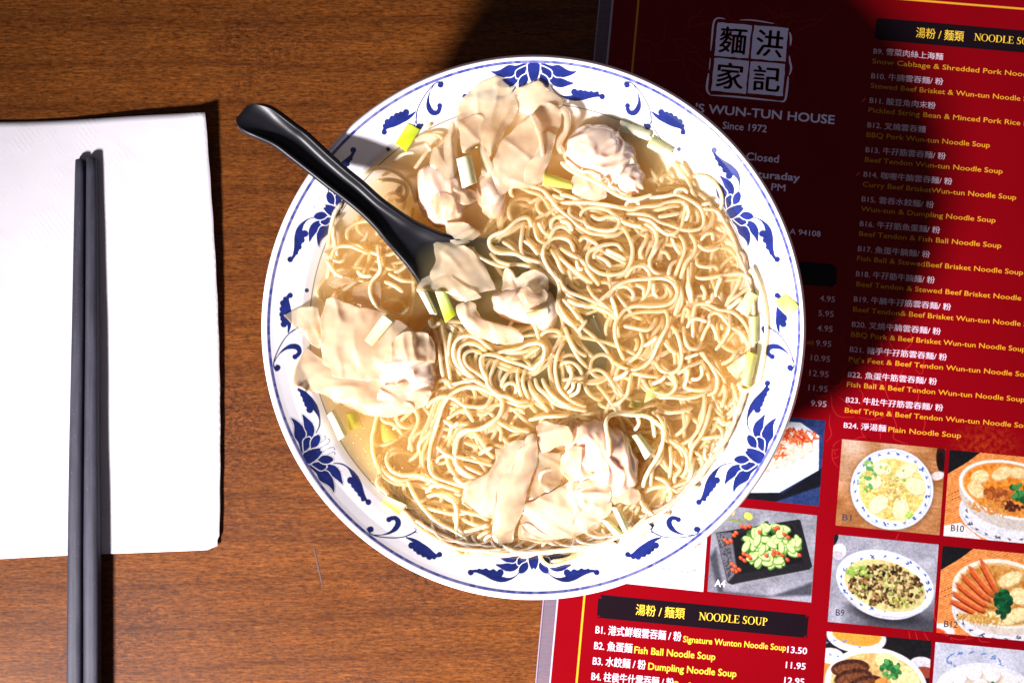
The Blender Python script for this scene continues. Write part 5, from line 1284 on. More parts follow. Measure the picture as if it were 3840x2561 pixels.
# ---------------------------------------------------------------- noodles
m, nt, b = new_mat("egg_noodle")
n = ntex(nt, mapping(nt, (110,) * 3), 1.0, 2)
nt.links.new(ramp(nt, n, [(0.35, (0.97, 0.87, 0.62)), (0.65, (0.98, 0.91, 0.72))]), b.inputs['Base Color'])
b.inputs['Roughness'].default_value = 0.28
b.inputs['Subsurface Weight'].default_value = 0.7; b.inputs['Subsurface Radius'].default_value = (1.0, .75, .4); b.inputs['Subsurface Scale'].default_value = 0.0022
b.inputs['Coat Weight'].default_value = 0.8; b.inputs['Coat Roughness'].default_value = 0.08
bump(nt, b, ntex(nt, mapping(nt, (900,) * 3), 1.0, 2), 0.3, 0.00015)
tl = node(nt, 'ShaderNodeBsdfTranslucent'); tl.inputs[0].default_value = (0.96, 0.80, 0.50, 1)
xs = node(nt, 'ShaderNodeMixShader'); xs.inputs[0].default_value = 0.35
nt.links.new(b.outputs[0], xs.inputs[1]); nt.links.new(tl.outputs[0], xs.inputs[2]); tp = node(nt, 'ShaderNodeBsdfTransparent'); tp.inputs[0].default_value = (1.0, 0.92, 0.70, 1)
xt = node(nt, 'ShaderNodeMixShader'); xt.inputs[0].default_value = 0.27
nt.links.new(xs.outputs[0], xt.inputs[1]); nt.links.new(tp.outputs[0], xt.inputs[2]); nt.links.new(xt.outputs[0], nt.nodes['Material Output'].inputs['Surface'])
NOOD = m
NR = 7.6   # px radius
TR = {
'F': [[(465, 235), (430, 200), (440, 130), (500, 110), (620, 130), (740, 165), (820, 250), (900, 350), (1000, 430), (1100, 520), (1200, 580), (1300, 600), (1400, 600), (1480, 590)],
      [(560, 480), (540, 600), (530, 720), (560, 810), (650, 850), (760, 900), (830, 970)],
      [(230, 780), (290, 850), (400, 890), (560, 900), (700, 940), (800, 1000), (870, 1060)],
      [(55, 720), (90, 790), (180, 850), (330, 910), (430, 905)],
      [(350, 670), (430, 720), (500, 790), (580, 850), (700, 910)],
      [(590, 640), (680, 710), (730, 790), (720, 850)], [(560, 660), (640, 720), (700, 800)],
      [(830, 560), (830, 480), (880, 430), (950, 430), (1010, 480), (1040, 570)],
      [(640, 530), (610, 450), (560, 435), (480, 470), (380, 560), (260, 610), (220, 660), (240, 740), (320, 780), (470, 790), (560, 830), (700, 870), (800, 950), (870, 1020), (910, 1120), (900, 1230), (890, 1330), (960, 1430), (1050, 1500)],
      [(660, 470), (670, 560), (700, 650), (780, 690)], [(700, 480), (760, 580), (820, 610)],
      [(790, 750), (810, 650), (860, 550), (930, 520), (1000, 560), (1040, 640)],
      [(1060, 780), (1040, 700), (980, 650), (900, 630), (830, 650), (760, 720), (750, 820), (790, 910), (860, 1000), (920, 1060), (960, 1150), (1050, 1230), (1150, 1300), (1250, 1290), (1350, 1210), (1440, 1130), (1540, 1070)],
      [(820, 740), (880, 830), (920, 930), (960, 990)], [(860, 750), (920, 830), (1000, 900), (1100, 970), (1200, 1070)],
      [(930, 740), (1050, 810), (1150, 870), (1200, 970), (1270, 1060), (1300, 1100)], [(1000, 940), (1020, 1020), (1030, 1120)],
      [(1110, 1160), (1200, 1150), (1330, 1150)], [(900, 1000), (940, 1100), (1000, 1160), (1100, 1200), (1250, 1260), (1400, 1330), (1450, 1420)],
      [(1010, 330), (1010, 400), (1080, 450), (1180, 480)], [(1110, 660), (1140, 625), (1210, 640), (1270, 690)], [(820, 130), (950, 200), (1080, 240), (1300, 270)],
      [(840, 210), (900, 240), (960, 250)], [(930, 1230), (1000, 1300), (1080, 1370), (1150, 1480)], [(1180, 1100), (1240, 1200), (1350, 1290), (1440, 1380), (1480, 1500)], [(1240, 1300), (1380, 1360), (1500, 1460)]],
'C': [[(0, 190 + 150), (100, 360), (250, 420)], [(210, 600), (205, 530), (250, 480), (340, 465), (450, 490), (540, 540), (640, 600), (760, 650), (860, 690)],
      [(230, 560), (260, 640), (340, 680), (450, 695), (540, 680), (580, 620), (560, 570), (470, 560), (380, 580), (300, 540)],
      [(610, 650), (670, 750), (710, 860), (700, 980), (650, 1080), (560, 1120), (430, 1120), (340, 1080), (270, 1010), (280, 910), (350, 860), (450, 830), (560, 830), (620, 900), (680, 950)],
      [(330, 970), (350, 900), (420, 860)], [(360, 940), (450, 990), (500, 1050)], [(380, 880), (500, 940), (600, 990), (650, 1020)], [(450, 880), (560, 930), (650, 980)],
      [(640, 1170), (690, 1080), (760, 1040), (830, 1050), (880, 1120), (880, 1230), (850, 1310), (780, 1400)],
      [(770, 600), (860, 640), (930, 700), (950, 790), (920, 880), (880, 980), (890, 1060), (950, 1110), (1060, 1120)],
      [(850, 710), (840, 800), (790, 880), (790, 940), (820, 970)], [(1010, 770), (950, 860), (900, 940), (870, 1010)],
      [(870, 370), (1000, 360), (1120, 340), (1200, 360), (1300, 410), (1380, 480), (1410, 580), (1390, 660), (1300, 690), (1190, 680), (1080, 640), (980, 610), (880, 550), (780, 530), (640, 530)],
      [(0, 420), (250, 420), (450, 440), (600, 470), (700, 490), (800, 460), (950, 450), (1050, 415), (1180, 405), (1230, 450), (1210, 560), (1190, 650), (1120, 720), (1040, 725), (960, 670), (880, 600), (760, 570)],
      [(1160, 730), (1210, 800), (1220, 900), (1180, 1000), (1140, 1100), (1120, 1160)], [(1270, 720), (1320, 800), (1320, 900), (1240, 1000), (1200, 1100), (1180, 1170)],
      [(1340, 960), (1350, 1030), (1430, 1050), (1510, 1040), (1550, 1090)], [(1350, 830), (1420, 880), (1500, 880), (1568, 850)], [(1380, 790), (1430, 730), (1490, 720), (1500, 790)],
      [(1120, 20), (1200, 130), (1260, 220), (1300, 320), (1350, 380)], [(1180, 40), (1250, 130), (1300, 260)], [(1290, 1000), (1280, 1120), (1250, 1250), (1290, 1400)],
      [(1150, 1180), (1190, 1290), (1190, 1400), (1140, 1500)], [(1120, 330), (1150, 290), (1220, 290), (1250, 330)], [(640, 450), (670, 410), (740, 400), (780, 440)],
      [(900, 500), (1000, 480), (1100, 450), (1180, 460)], [(960, 560), (1080, 540), (1180, 520)], [(1240, 430), (1260, 520), (1230, 600)], [(1060, 1130), (1090, 1030), (1150, 980)],
      [(980, 900), (1040, 910), (1080, 980)], [(1090, 760), (1130, 850), (1180, 920)], [(450, 1360), (520, 1270), (600, 1210), (700, 1180), (850, 1165), (1000, 1160), (1100, 1200), (1150, 1290), (1120, 1370), (1040, 1420), (900, 1435), (750, 1430), (650, 1460), (583, 1530), (540, 1620), (545, 1750), (590, 1880), (630, 1960)],
      [(560, 1250), (650, 1240), (720, 1310), (700, 1370)], [(740, 1220), (820, 1260), (820, 1340)], [(920, 1200), (920, 1300), (960, 1350)], [(1390, 440), (1480, 420)], [(1400, 480), (1530, 490)],
      [(600, 600), (700, 640), (800, 650)], [(0, 600), (80, 620), (120, 700)], [(0, 760), (90, 790), (140, 900)], [(0, 860), (100, 930), (200, 980), (280, 1100), (380, 1220)], [(190, 800), (230, 760), (300, 790), (380, 840)],
      [(0, 950), (100, 1050), (200, 1130), (320, 1210)], [(160, 980), (180, 1060), (230, 1070)], [(500, 1340), (540, 1450), (560, 1540)], [(540, 1300), (620, 1400), (700, 1500)]],
'D': [[(780, 700), (780, 560), (790, 430), (820, 370), (920, 370), (1030, 420), (1150, 440), (1240, 500), (1310, 600), (1330, 700)],
      [(860, 730), (900, 630), (940, 560), (940, 490), (990, 450), (1060, 480), (1140, 580), (1240, 640), (1290, 700), (1330, 800)],
      [(690, 580), (700, 700), (740, 790), (820, 800), (870, 740)], [(720, 600), (760, 530), (820, 510), (920, 540)], [(1100, 440), (1140, 500), (1130, 620), (1080, 720), (1000, 820)],
      [(1050, 960), (1150, 910), (1210, 830), (1280, 780)], [(850, 830), (900, 900), (980, 980), (1060, 1070), (1100, 1140)], [(870, 830), (930, 930), (980, 1010), (1020, 1100), (1000, 1220), (920, 1260)],
      [(700, 900), (840, 850)], [(620, 1060), (740, 980), (880, 920)], [(550, 560), (620, 650), (660, 780), (670, 900), (640, 1000), (560, 1040), (460, 1010), (410, 930)], [(500, 740), (560, 810), (620, 860)],
      [(280, 1100), (340, 1190), (440, 1240), (540, 1250), (610, 1180), (600, 1090), (560, 1050)], [(0, 930), (100, 990), (240, 1000), (360, 920), (420, 800), (470, 690), (530, 580), (530, 480), (500, 420)],
      [(100, 580), (200, 600), (330, 620), (400, 560), (420, 500)], [(260, 640), (290, 740), (250, 850), (150, 940)], [(300, 780), (380, 730), (430, 680)], [(180, 1040), (160, 1150), (130, 1260), (60, 1330), (0, 1350)],
      [(180, 1040), (320, 1070), (480, 1080)], [(440, 1280), (560, 1280), (700, 1290), (850, 1260), (960, 1180)], [(680, 1180), (800, 1210), (900, 1200), (970, 1150)], [(430, 1370), (530, 1420), (660, 1420), (780, 1380)],
      [(1080, 1150), (1100, 1250), (1060, 1380)], [(1160, 1130), (1200, 1250), (1220, 1350), (1200, 1480)], [(1280, 10), (1240, 130), (1180, 250), (1120, 350), (1110, 440)], [(740, 0), (740, 150), (760, 250), (770, 350)],
      [(650, 200), (660, 300), (600, 480)], [(730, 1000), (720, 1100), (690, 1180)], [(790, 90), (850, 115), (950, 110), (1100, 80), (1250, 70), (1330, 120), (1330, 190), (1250, 260), (1150, 330), (1090, 400)],
      [(700, 400), (740, 440), (710, 500)], [(980, 250), (960, 330), (900, 350)], [(860, 180), (900, 260), (880, 330)], [(1060, 100), (1010, 220), (1000, 300)], [(760, 1100), (830, 1100), (870, 1050), (860, 960)],
      [(960, 560), (1000, 640), (1020, 720)], [(1060, 560), (1070, 620)], [(1260, 300), (1180, 370), (1120, 410)], [(0, 1100), (100, 1060), (150, 1010)], [(380, 1150), (470, 1110), (520, 1060)]],
'E': [[(550, 320), (620, 380), (660, 480), (700, 560), (790, 620), (840, 700), (840, 800), (800, 880)],
      [(590, 300), (660, 330), (760, 320), (880, 280)], [(720, 540), (800, 480), (850, 400), (840, 340)], [(1000, 200), (980, 350), (940, 470), (880, 560), (860, 650)], [(1050, 250), (1010, 400), (960, 520), (890, 620), (870, 720), (860, 850)],
      [(1240, 180), (1250, 320), (1220, 460), (1160, 560), (1050, 680), (960, 800)], [(960, 550), (1100, 530), (1200, 520)], [(1100, 370), (1150, 430), (1220, 400)],
      [(570, 870), (650, 900), (700, 970), (700, 1060), (650, 1140), (580, 1160)], [(460, 1010), (460, 1080), (520, 1160), (600, 1200), (700, 1180)], [(480, 1000), (560, 960), (680, 950), (760, 990), (850, 980)],
      [(700, 600), (710, 720), (700, 830), (690, 900)], [(740, 650), (740, 750), (790, 800), (740, 870), (740, 950)], [(900, 650), (960, 700), (970, 780), (920, 860)], [(540, 360), (560, 450), (570, 540)],
      [(640, 600), (620, 720), (560, 790), (540, 900), (540, 960)], [(440, 1110), (400, 1200), (370, 1300)], [(320, 1170), (420, 1090)], [(640, 1000), (760, 940), (860, 900), (930, 860)], [(900, 700), (880, 830), (820, 960)],
      [(1000, 620), (990, 700), (1030, 740)], [(930, 480), (860, 560), (740, 620)], [(560, 780), (500, 860), (470, 960)], [(420, 350), (440, 420), (400, 480)]],
'H': [[(460, 50), (340, 120), (150, 170), (60, 230), (30, 330), (20, 450), (60, 560), (150, 620), (250, 640)], [(200, 180), (280, 280), (340, 380), (400, 440)], [(430, 110), (470, 190), (460, 270)],
      [(480, 90), (600, 140), (750, 180)], [(480, 220), (530, 290), (620, 270), (700, 200)], [(0, 620), (100, 690), (200, 650)], [(0, 700), (120, 790), (90, 880)], [(0, 780), (80, 800)],
      [(0, 1000), (50, 1130), (150, 1230), (220, 1320), (400, 1390), (600, 1380), (800, 1340), (860, 1290)], [(250, 1370), (400, 1340), (600, 1300), (700, 1280)],
      [(760, 1290), (830, 1340), (870, 1440), (950, 1490), (1060, 1470), (1200, 1420), (1300, 1330), (1440, 1270), (1600, 1280)], [(880, 1400), (870, 1330), (900, 1260), (1000, 1200)], [(900, 1240), (1000, 1290), (1150, 1310), (1300, 1260), (1450, 1170)],
      [(0, 900), (100, 960), (260, 1000), (350, 1050)], [(60, 1010), (180, 1080), (360, 1110)], [(100, 1160), (220, 1130), (340, 1090)], [(220, 1290), (260, 1200), (350, 1150)], [(280, 1300), (330, 1210), (380, 1190)], [(300, 600), (120, 520), (50, 440)],
      [(250, 400), (330, 350), (390, 330)], [(880, 1370), (1000, 1350), (1100, 1330), (1180, 1310)], [(1180, 1300), (1240, 1360), (1100, 1430), (960, 1450)], [(860, 740), (850, 620), (900, 560), (1000, 540)]],
'A': [[(1568, 20), (1400, 10), (1280, 20), (1180, 100), (1120, 230), (1080, 380), (1040, 500), (1030, 650), (1060, 740), (1160, 790), (1300, 830), (1400, 840)],
      [(1568, 300), (1480, 350), (1350, 360), (1270, 430), (1240, 530), (1260, 650), (1330, 720), (1430, 770)], [(1200, 420), (1220, 340), (1300, 310), (1400, 330)],
      [(690, 540), (670, 620), (710, 700), (800, 740), (920, 740), (1040, 780), (1150, 830), (1290, 880)], [(1090, 640), (1120, 590), (1230, 580), (1400, 620), (1560, 660)],
      [(940, 550), (950, 470), (1030, 390), (1090, 300)], [(1000, 890), (1060, 830), (1160, 830)], [(960, 1000), (1100, 1040), (1250, 1070), (1400, 1040)],
      [(1010, 920), (1120, 900), (1200, 930), (1250, 1000), (1260, 1130), (1260, 1250), (1330, 1320), (1420, 1370), (1560, 1400)],
      [(1090, 1240), (1080, 1190), (1150, 1180), (1180, 1320), (1240, 1410), (1320, 1440), (1380, 1380), (1380, 1320), (1300, 1250), (1200, 1190), (1080, 1120), (980, 1020), (900, 900), (850, 790)],
      [(1090, 500), (1160, 560), (1240, 600)], [(1150, 280), (1230, 330), (1280, 290)], [(1300, 60), (1340, 150), (1400, 220)]],
'B': [[(40, 240), (90, 400), (110, 500)], [(140, 250), (160, 400), (190, 550), (210, 700), (230, 830), (240, 930)], [(240, 380), (220, 500), (210, 620)], [(110, 440), (130, 600), (150, 760), (190, 900)], [(20, 260), (60, 330), (140, 280)],
      [(700, 960), (550, 900), (400, 800), (300, 700), (260, 600), (280, 480), (360, 420), (480, 430), (600, 520), (660, 570)], [(720, 980), (600, 930), (470, 830), (370, 740), (320, 640), (330, 540), (400, 490), (500, 510), (590, 570)],
      [(640, 900), (520, 800), (420, 730), (370, 660), (380, 590), (450, 560), (540, 590)], [(700, 640), (650, 740), (620, 840), (650, 930), (740, 1000), (850, 1040)], [(640, 640), (590, 720), (590, 820), (620, 900)],
      [(880, 730), (790, 790), (740, 880), (740, 960)], [(900, 720), (890, 830), (910, 950), (940, 1050)], [(970, 740), (940, 860), (970, 970), (1010, 1050)],
      [(1340, 480), (1290, 580), (1260, 700), (1270, 830), (1310, 950), (1400, 1040), (1500, 1090), (1568, 1110)], [(1380, 420), (1440, 550), (1500, 650), (1568, 720)], [(1300, 730), (1340, 680), (1430, 680), (1500, 740), (1530, 820)],
      [(1000, 850), (1020, 940), (1080, 1030), (1160, 1120), (1200, 1180)], [(1060, 830), (1090, 920), (1180, 1000), (1260, 1080), (1400, 1120), (1568, 1150)], [(1130, 830), (1170, 920), (1240, 1010), (1340, 1080), (1480, 1130)],
      [(740, 580), (880, 580), (980, 560), (1080, 510)], [(950, 640), (1040, 570), (1110, 530)], [(1060, 290), (1080, 380), (1110, 470), (1160, 540)], [(1080, 440), (1180, 370), (1280, 370), (1320, 420)],
      [(800, 1000), (760, 930), (800, 880), (860, 890), (880, 950), (840, 1010)], [(30, 1500), (80, 1350), (120, 1220), (170, 1080), (250, 980), (380, 920), (500, 920), (600, 960), (700, 1010), (740, 1080), (720, 1180), (650, 1250), (500, 1330), (380, 1340), (310, 1400), (290, 1500)],
      [(640, 980), (620, 1050), (560, 1110), (450, 1110), (350, 1090), (270, 1030), (150, 1010), (50, 1060), (0, 1120)], [(1050, 1080), (950, 1100), (850, 1080), (770, 1050)],
      [(650, 600), (780, 560), (900, 540), (1000, 500), (1090, 490), (1150, 530), (1140, 640), (1080, 700), (1040, 740), (930, 700), (800, 660), (680, 610), (580, 600), (530, 640), (540, 740), (580, 820), (600, 900), (680, 980), (800, 1010), (920, 1000)],
      [(110, 880), (150, 850), (200, 860), (240, 930)], [(250, 890), (400, 860), (500, 850)], [(1330, 850), (1420, 840), (1540, 830)], [(1390, 700), (1420, 800), (1380, 900), (1350, 940)], [(1440, 860), (1430, 930), (1380, 980)], [(1500, 870), (1480, 960), (1400, 1010)],
      [(1350, 330), (1400, 450), (1470, 560), (1568, 620)], [(1290, 0), (1300, 120), (1370, 240), (1450, 330), (1520, 420)], [(1330, 50), (1420, 150), (1500, 260)], [(1380, 60), (1470, 110), (1568, 120)], [(1480, 380), (1540, 300), (1568, 260)],
      [(800, 1150), (900, 1130), (960, 1180)], [(1000, 1240), (1150, 1210), (1300, 1200), (1400, 1190)], [(700, 1260), (850, 1340), (1000, 1330)], [(200, 1230), (330, 1150), (420, 1150)], [(400, 1000), (380, 1120), (460, 1260)], [(740, 960), (860, 1050), (1000, 1060)]],
'z3': [[(640, 480), (660, 380), (700, 260), (790, 240), (860, 260), (945, 298)], [(735, 20), (690, 100), (700, 220), (720, 330)], [(1015, 230), (1020, 330), (1030, 420), (970, 500), (955, 580), (1000, 680), (1090, 730), (1180, 740), (1240, 690)],
       [(1090, 440), (1180, 490), (1290, 500)], [(620, 290), (680, 340), (750, 350), (790, 290)], [(860, 420), (900, 460), (970, 460)], [(1060, 500), (1130, 530), (1200, 580)], [(640, 350), (700, 440), (760, 470)]],
'z1': [[(840, 1420), (860, 1300), (890, 1180), (940, 1100)], [(890, 1430), (880, 1320), (900, 1200)], [(1100, 900), (1180, 850), (1280, 850), (1380, 900), (1460, 980), (1490, 1100)], [(1200, 940), (1300, 930), (1400, 960), (1425, 1020), (1390, 1080), (1330, 1090)],
       [(1340, 1030), (1380, 980), (1370, 1040)], [(1480, 640), (1560, 600), (1650, 600), (1690, 640)], [(1650, 640), (1560, 740), (1480, 850)], [(1560, 660), (1600, 720)], [(1320, 800), (1400, 740), (1480, 730)], [(1600, 520), (1560, 560)]],
'z2': [[(1750, 905), (1850, 910), (1940, 980), (1975, 1080), (1955, 1180)], [(1440, 850), (1500, 930), (1520, 1000)], [(1520, 940), (1560, 900), (1640, 960)]],
}
OVER = [  # noodles lying over a wonton: px frame, points with height above the soup in mm, own label
    ('C', [(10, 20, 4.0), (100, 100, 6.5), (250, 170, 8.5), (400, 240, 7.5), (500, 310, 5), (620, 370, 2.6), (750, 385, 2), (900, 340, 1.4)], "noodle crossing over the front of the upper right wonton"),
    ('E', [(190, 700, 8.0), (180, 560, 9.6), (160, 430, 8.4), (190, 360, 6), (260, 340, 3.4), (380, 350, 2.2), (500, 360, 2), (590, 420, 2), (640, 470, 1.8), (640, 570, 1.6), (600, 690, 1.4), (530, 800, 1.4), (490, 880, 1.2)], "noodle bent over the filling of the bottom wonton"),
    ('D', [(1340, 20, 1.0), (1400, 120, 1.2), (1450, 250, 1.4), (1480, 400, 1.5), (1500, 600, 1.5), (1480, 800, 1.5), (1450, 1000, 1.2), (1420, 1130, 1), (1330, 1210, 1), (1250, 1200, 1), (1230, 1130, .8)], "long noodle clinging to the right wall along the soup edge"),
]
rng = random.Random(20)
traced = []
for fr_, lst in TR.items():
    for q in lst: traced.append((fr_, catmull([t[:2] for t in FP(fr_, q)], max(6, int(sum(math.dist(a[:2], b_[:2]) for a, b_ in zip(FP(fr_, q)[:-1], FP(fr_, q)[1:])) / 7)))))
REG = [(1790, 900), (1880, 740), (2010, 680), (2100, 700), (2260, 790), (2480, 730), (2590, 700), (2680, 760), (2770, 900), (2835, 1150), (2825, 1400), (2740, 1640), (2600, 1830), (2440, 1960), (2250, 2050), (1950, 2085), (1700, 2070), (1560, 1990), (1440, 1840), (1380, 1690), (1400, 1560), (1490, 1440), (1550, 1240), (1640, 1190), (1900, 1240), (2100, 1180), (2080, 1040), (1990, 960)]
RGA = np.array(REG, float)
def inreg(x, y):
    ins = False; j = len(REG) - 1
    for i in range(len(REG)):
        xi, yi = REG[i]; xj, yj = REG[j]
        if (yi > y) != (yj > y) and x < (xj - xi) * (y - yi) / (yj - yi) + xi: ins = not ins
        j = i
    return ins
HOLES = [(2228, 1174, 46), (2051, 1425, 42), (1875, 1368, 34), (1868, 1417, 28), (2132, 1337, 38), (2080, 1385, 30), (2165, 1082, 26), (1903, 956, 36), (1807, 937, 30)]
def walk(L_, x, y, a, sig=0.014, rg=rng, inreg=inreg, cen=(2250, 1400)):
    pts = []; kx = rg.gauss(0, sig); tk = rg.gauss(0, sig)
    for i in range(int(L_ / 7)):
        pts.append((x, y))
        if rg.random() < .04: tk = rg.gauss(0, sig) * (2.2 if rg.random() < .2 else 1)
        kx += (tk - kx) * .16
        kk = kx
        if not inreg(x + 60 * math.cos(a), y + 60 * math.sin(a)):
            ta = math.atan2(cen[1] - y, cen[0] - x); d = (ta - a + math.pi) % (2 * math.pi) - math.pi
            kk = max(-.035, min(.035, d * .035))
        for hx, hy, hr in HOLES:
            if math.hypot(x + 25 * math.cos(a) - hx, y + 25 * math.sin(a) - hy) < hr + 22:
                ta = math.atan2(y - hy, x - hx); d = (ta - a + math.pi) % (2 * math.pi) - math.pi; kk += max(-.06, min(.06, d * .06))
        kk = max(-.032, min(.032, kk)); a += kk * 7; x += 7 * math.cos(a); y += 7 * math.sin(a)
    return np.array(pts)
def rpt():
    while True:
        x, y = rng.uniform(1380, 2840), rng.uniform(680, 2090)
        if inreg(x, y) and all(math.hypot(x - h[0], y - h[1]) > h[2] + 20 for h in HOLES): return x, y
deep = [walk(rng.uniform(300, 800), *rpt(), rng.uniform(0, 6.28)) for _ in range(300)]
left_in = lambda x, y: math.hypot(x - BX, y - BY) < 800 and x < 1560 and 480 < y < 1240
for _ in range(26):
    a = rng.uniform(2.5, 3.3); deep.append(walk(rng.uniform(200, 420), BX + rng.uniform(560, 760) * math.cos(a), BY - rng.uniform(560, 760) * math.sin(a), rng.uniform(0, 6.28), 0.014, rng, left_in, (1420, 900)))
mid = []
for fr_, p in traced:
    if len(p) < 18: continue
    for c in range(3 if len(p) > 40 else 2):
        off = rng.choice([-1, 1]) * rng.choice([15, 16, 17, 30, 32])
        d = np.gradient(p, axis=0); d /= np.linalg.norm(d, axis=1)[:, None] + 1e-9; nn = np.stack([-d[:, 1], d[:, 0]], 1)
        s = np.arange(len(p)); ph = rng.uniform(0, 6)
        q = p + nn * (off + 7 * np.sin(s * .11 + ph) + 3 * np.sin(s * .31 + ph * 2))[:, None]
        i0 = rng.randint(0, len(p) // 5); i1 = len(p) - rng.randint(0, len(p) // 5)
        q = q[i0:i1]; q = catmull(q[::4], max(6, len(q)))
        if fr_ in ('z1', 'z3', 'z2'): continue
        if np.mean([inreg(*t) for t in q[::3]]) > .8: mid.append(q)
rng.shuffle(mid)
NT_MAX = 292
n_extra = max(0, NT_MAX - len(traced) - len(mid))
near = mid[max(0, NT_MAX - len(traced)):] + [walk(rng.uniform(200, 500), *rpt(), rng.uniform(0, 6.28), 0.014) for _ in range(130)]
if len(traced) + len(mid) > NT_MAX: mid = mid[:NT_MAX - len(traced)]
print('traced', len(traced), 'mid', len(mid), 'near', len(near))
surf_rand = [walk(rng.uniform(160, 420), *rpt(), rng.uniform(0, 6.28), 0.015) for _ in range(n_extra)]
# height map stacking on a 6 px grid
GS = 6; GX0, GY0 = 1100, 350; GW, GH = 320, 310
Hm = np.zeros((GH, GW))
TH = 2 * NR * kz(ZSOUP) * 0.62
def cell(p): return np.clip(((p[:, 1] - GY0) / GS).astype(int), 1, GH - 2), np.clip(((p[:, 0] - GX0) / GS).astype(int), 1, GW - 2)
def settle(p):
    j, i = cell(p)
    h = np.maximum.reduce([Hm[j + a, i + b_] for a in (-1, 0, 1) for b_ in (-1, 0, 1)])
    n_ = len(h); w_ = 8
    hp = np.pad(h, w_, mode='edge'); mxv = np.array([hp[k:k + 2 * w_ + 1].max() * .6 + hp[k:k + 2 * w_ + 1].mean() * .4 for k in range(n_)])
    ker = np.hanning(2 * w_ + 3)[1:-1]; ker /= ker.sum(); hh = np.convolve(np.pad(mxv, w_, mode='edge'), ker, 'valid')
    for a in (-1, 0, 1):
        for b_ in (-1, 0, 1):
            Hm[j + a, i + b_] = np.maximum(Hm[j + a, i + b_], hh + TH)
    return hh + TH / 2
for q in deep: pass
order = [('deep', q) for q in deep] + [('near', q) for q in near] + [('mid', q) for q in surf_rand] + [('mid', q) for q in mid]
trs = [('tr', q) for _, q in traced]
heights = [settle(q) for _, q in order + trs]
# smooth upper envelope
M = Hm.copy()
for _ in range(4):
    Pm = np.pad(M, 1, mode='edge'); M = np.maximum.reduce([Pm[a:a + GH, b_:b_ + GW] for a in range(3) for b_ in range(3)])
def blur(M, r):
    k = np.hanning(2 * r + 3)[1:-1]; k /= k.sum()
    M = np.apply_along_axis(lambda v: np.convolve(np.pad(v, r, mode='edge'), k, 'valid'), 0, M)
    return np.apply_along_axis(lambda v: np.convolve(np.pad(v, r, mode='edge'), k, 'valid'), 1, M)
M = blur(M, 9)
# lumps where the noodles must stay below a wonton
WON = [(1650, 700, 120, 190), (1900, 560, 200, 210), (2261, 620, 165, 140), (1500, 1300, 210, 200), (1960, 1110, 190, 120), (2060, 1860, 330, 260), (2230, 1720, 200, 200), (1180, 1250, 140, 160)]
def place(kind, p, h):
    j, i = cell(p); z = ZSOUP + 0.0002 - {'tr': 0, 'mid': .0008, 'near': .0018, 'deep': .002}[kind] + (h - M[j, i])
    if kind == 'deep': z = np.minimum(z, ZSOUP - 0.0012)
    if kind != 'tr':
        dip = np.zeros(len(p))
        for wx, wy, wa_, wb_ in WON:
            d = np.sqrt(((p[:, 0] - wx) / wa_) ** 2 + ((p[:, 1] - wy) / wb_) ** 2); dip = np.maximum(dip, np.clip((1.15 - d) / .35, 0, 1))
        z = z - 0.0055 * dip
        # open broth, lower left
    wl = np.array([wall_at(a, b_, c) for (a, b_), c in zip(p, z)]) + NR * kz(ZSOUP) * .9
    z = np.maximum(z, wl)
    if kind != 'deep' and len(p) > 14:
        z = np.maximum(z, ZSOUP - (.0012 if kind == 'tr' else .0040))
        d = np.minimum(np.arange(len(p)), np.arange(len(p))[::-1]) / 6.0
        z = z - 0.0032 * np.clip(1 - d, 0, 1) ** 1.6
    k = np.array([.25, .5, .25])
    for _ in range(14): z = np.convolve(np.pad(z, 1, mode='edge'), k, 'valid')
    z = np.maximum(z, wl - .0002)
    return np.column_stack([p, z])
CLK = "twelve one two three four five six seven eight nine ten eleven".split()
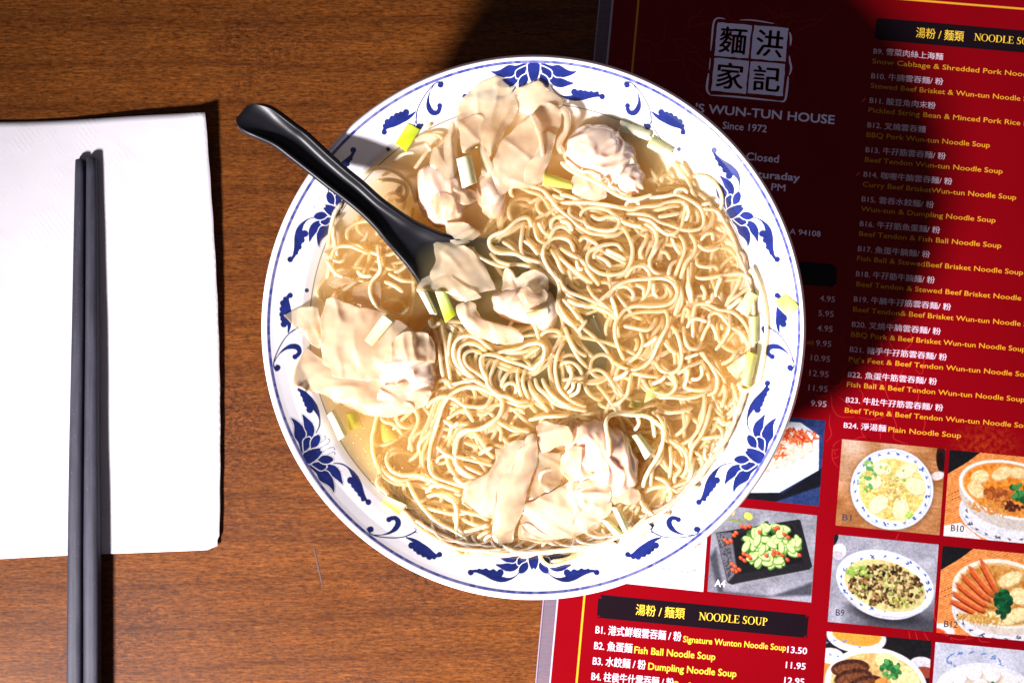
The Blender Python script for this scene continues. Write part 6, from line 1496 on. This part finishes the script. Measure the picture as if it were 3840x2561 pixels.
def noodle_label(p):
    """length, shape and place in the bowl of one strand"""
    L_ = np.linalg.norm(np.diff(p, axis=0), axis=1).sum()
    t = np.unwrap(np.arctan2(*np.diff(p, axis=0).T[::-1])); turn = t.max() - t.min()
    x, y = p[:, 0].mean() - BX, BY - p[:, 1].mean(); r = math.hypot(x, y)
    size = "short" if L_ < 170 else "fairly short" if L_ < 270 else "medium length" if L_ < 420 else "long" if L_ < 650 else "very long"
    shape = "almost straight" if turn < .7 else "gently bent" if turn < 1.5 else "bent" if turn < 2.5 else "curled" if turn < 4 else "looping"
    ring = "near the bowl centre" if r < 250 else "between centre and soup edge" if r < 470 else "toward the soup edge" if r < 660 else "right by the soup edge"
    c = CLK[int(round(math.degrees(math.atan2(x, y)) / 30)) % 12]
    return "%s %s noodle %s, at %s o'clock" % (size, shape, ring, c)
LN = "thin pale yellow egg noodle tangled with many like it in the amber broth"
GN = "egg noodles tangled in the soup"
Vd, Fd, off_ = [], [], 0
for idx, ((kind, p), h) in enumerate(zip(order + trs, heights)):
    q = place(kind, p, h)
    if kind in ('deep', 'near'):
        V, F = tube_mesh(q, NR, 6, raw='np', seed=idx); Vd.append(V); Fd.append(F + off_); off_ += len(V)
    else:
        obj("noodle", tube_mesh(q, NR * rng.uniform(.93, 1.07), 8, raw=True, seed=idx), NOOD, None, noodle_label(p), "noodle", GN)
for f, pts, lab in OVER:
    obj("noodle", tube_mesh([q[:2] + (ZSOUP + q[2] * .001,) for q in FP(f, pts)], NR, 8), NOOD, None, lab, "noodle", GN)
obj("noodle_mass", mesh_np("noodle_mass", np.concatenate(Vd), np.concatenate(Fd)), NOOD, None, "deeper mass of egg noodles sunk in the broth below the loose strands", "noodles", kind="stuff")

# ---------------------------------------------------------------- fat droplets on the broth
OIL = pmat("fat_droplet", (0.85, 0.60, 0.20), 0.08, Transmission_Weight=0.0)
OIL.node_tree.nodes["Principled BSDF"].inputs['Coat Weight'].default_value = 1.0
bm = bmesh.new(); rd = random.Random(9)
for k in range(230):
    if k < 130: x, y = rd.gauss(1390, 90), rd.gauss(1720, 110)
    else:
        a = rd.uniform(0, 6.28); r = 840 * math.sqrt(rd.random()); x, y = BX + r * math.cos(a), BY + r * math.sin(a)
    if math.hypot(x - BX, y - BY) > 850: continue
    c = P(x, y, ZSOUP); r = rd.choice([1.0, 1.2, 1.5, 1.6, 2.4]) * kz(ZSOUP)
    g = bmesh.ops.create_icosphere(bm, subdivisions=1, radius=r)
    for v in g['verts']: v.co = Vector((v.co.x, v.co.y, v.co.z * .4)) + c
me = bpy.data.meshes.new("fat_droplets"); bm.to_mesh(me); bm.free()
for p_ in me.polygons: p_.use_smooth = True
obj("fat_droplets", me, OIL, None, "tiny golden fat droplets floating on the broth", "fat droplets", kind="stuff")
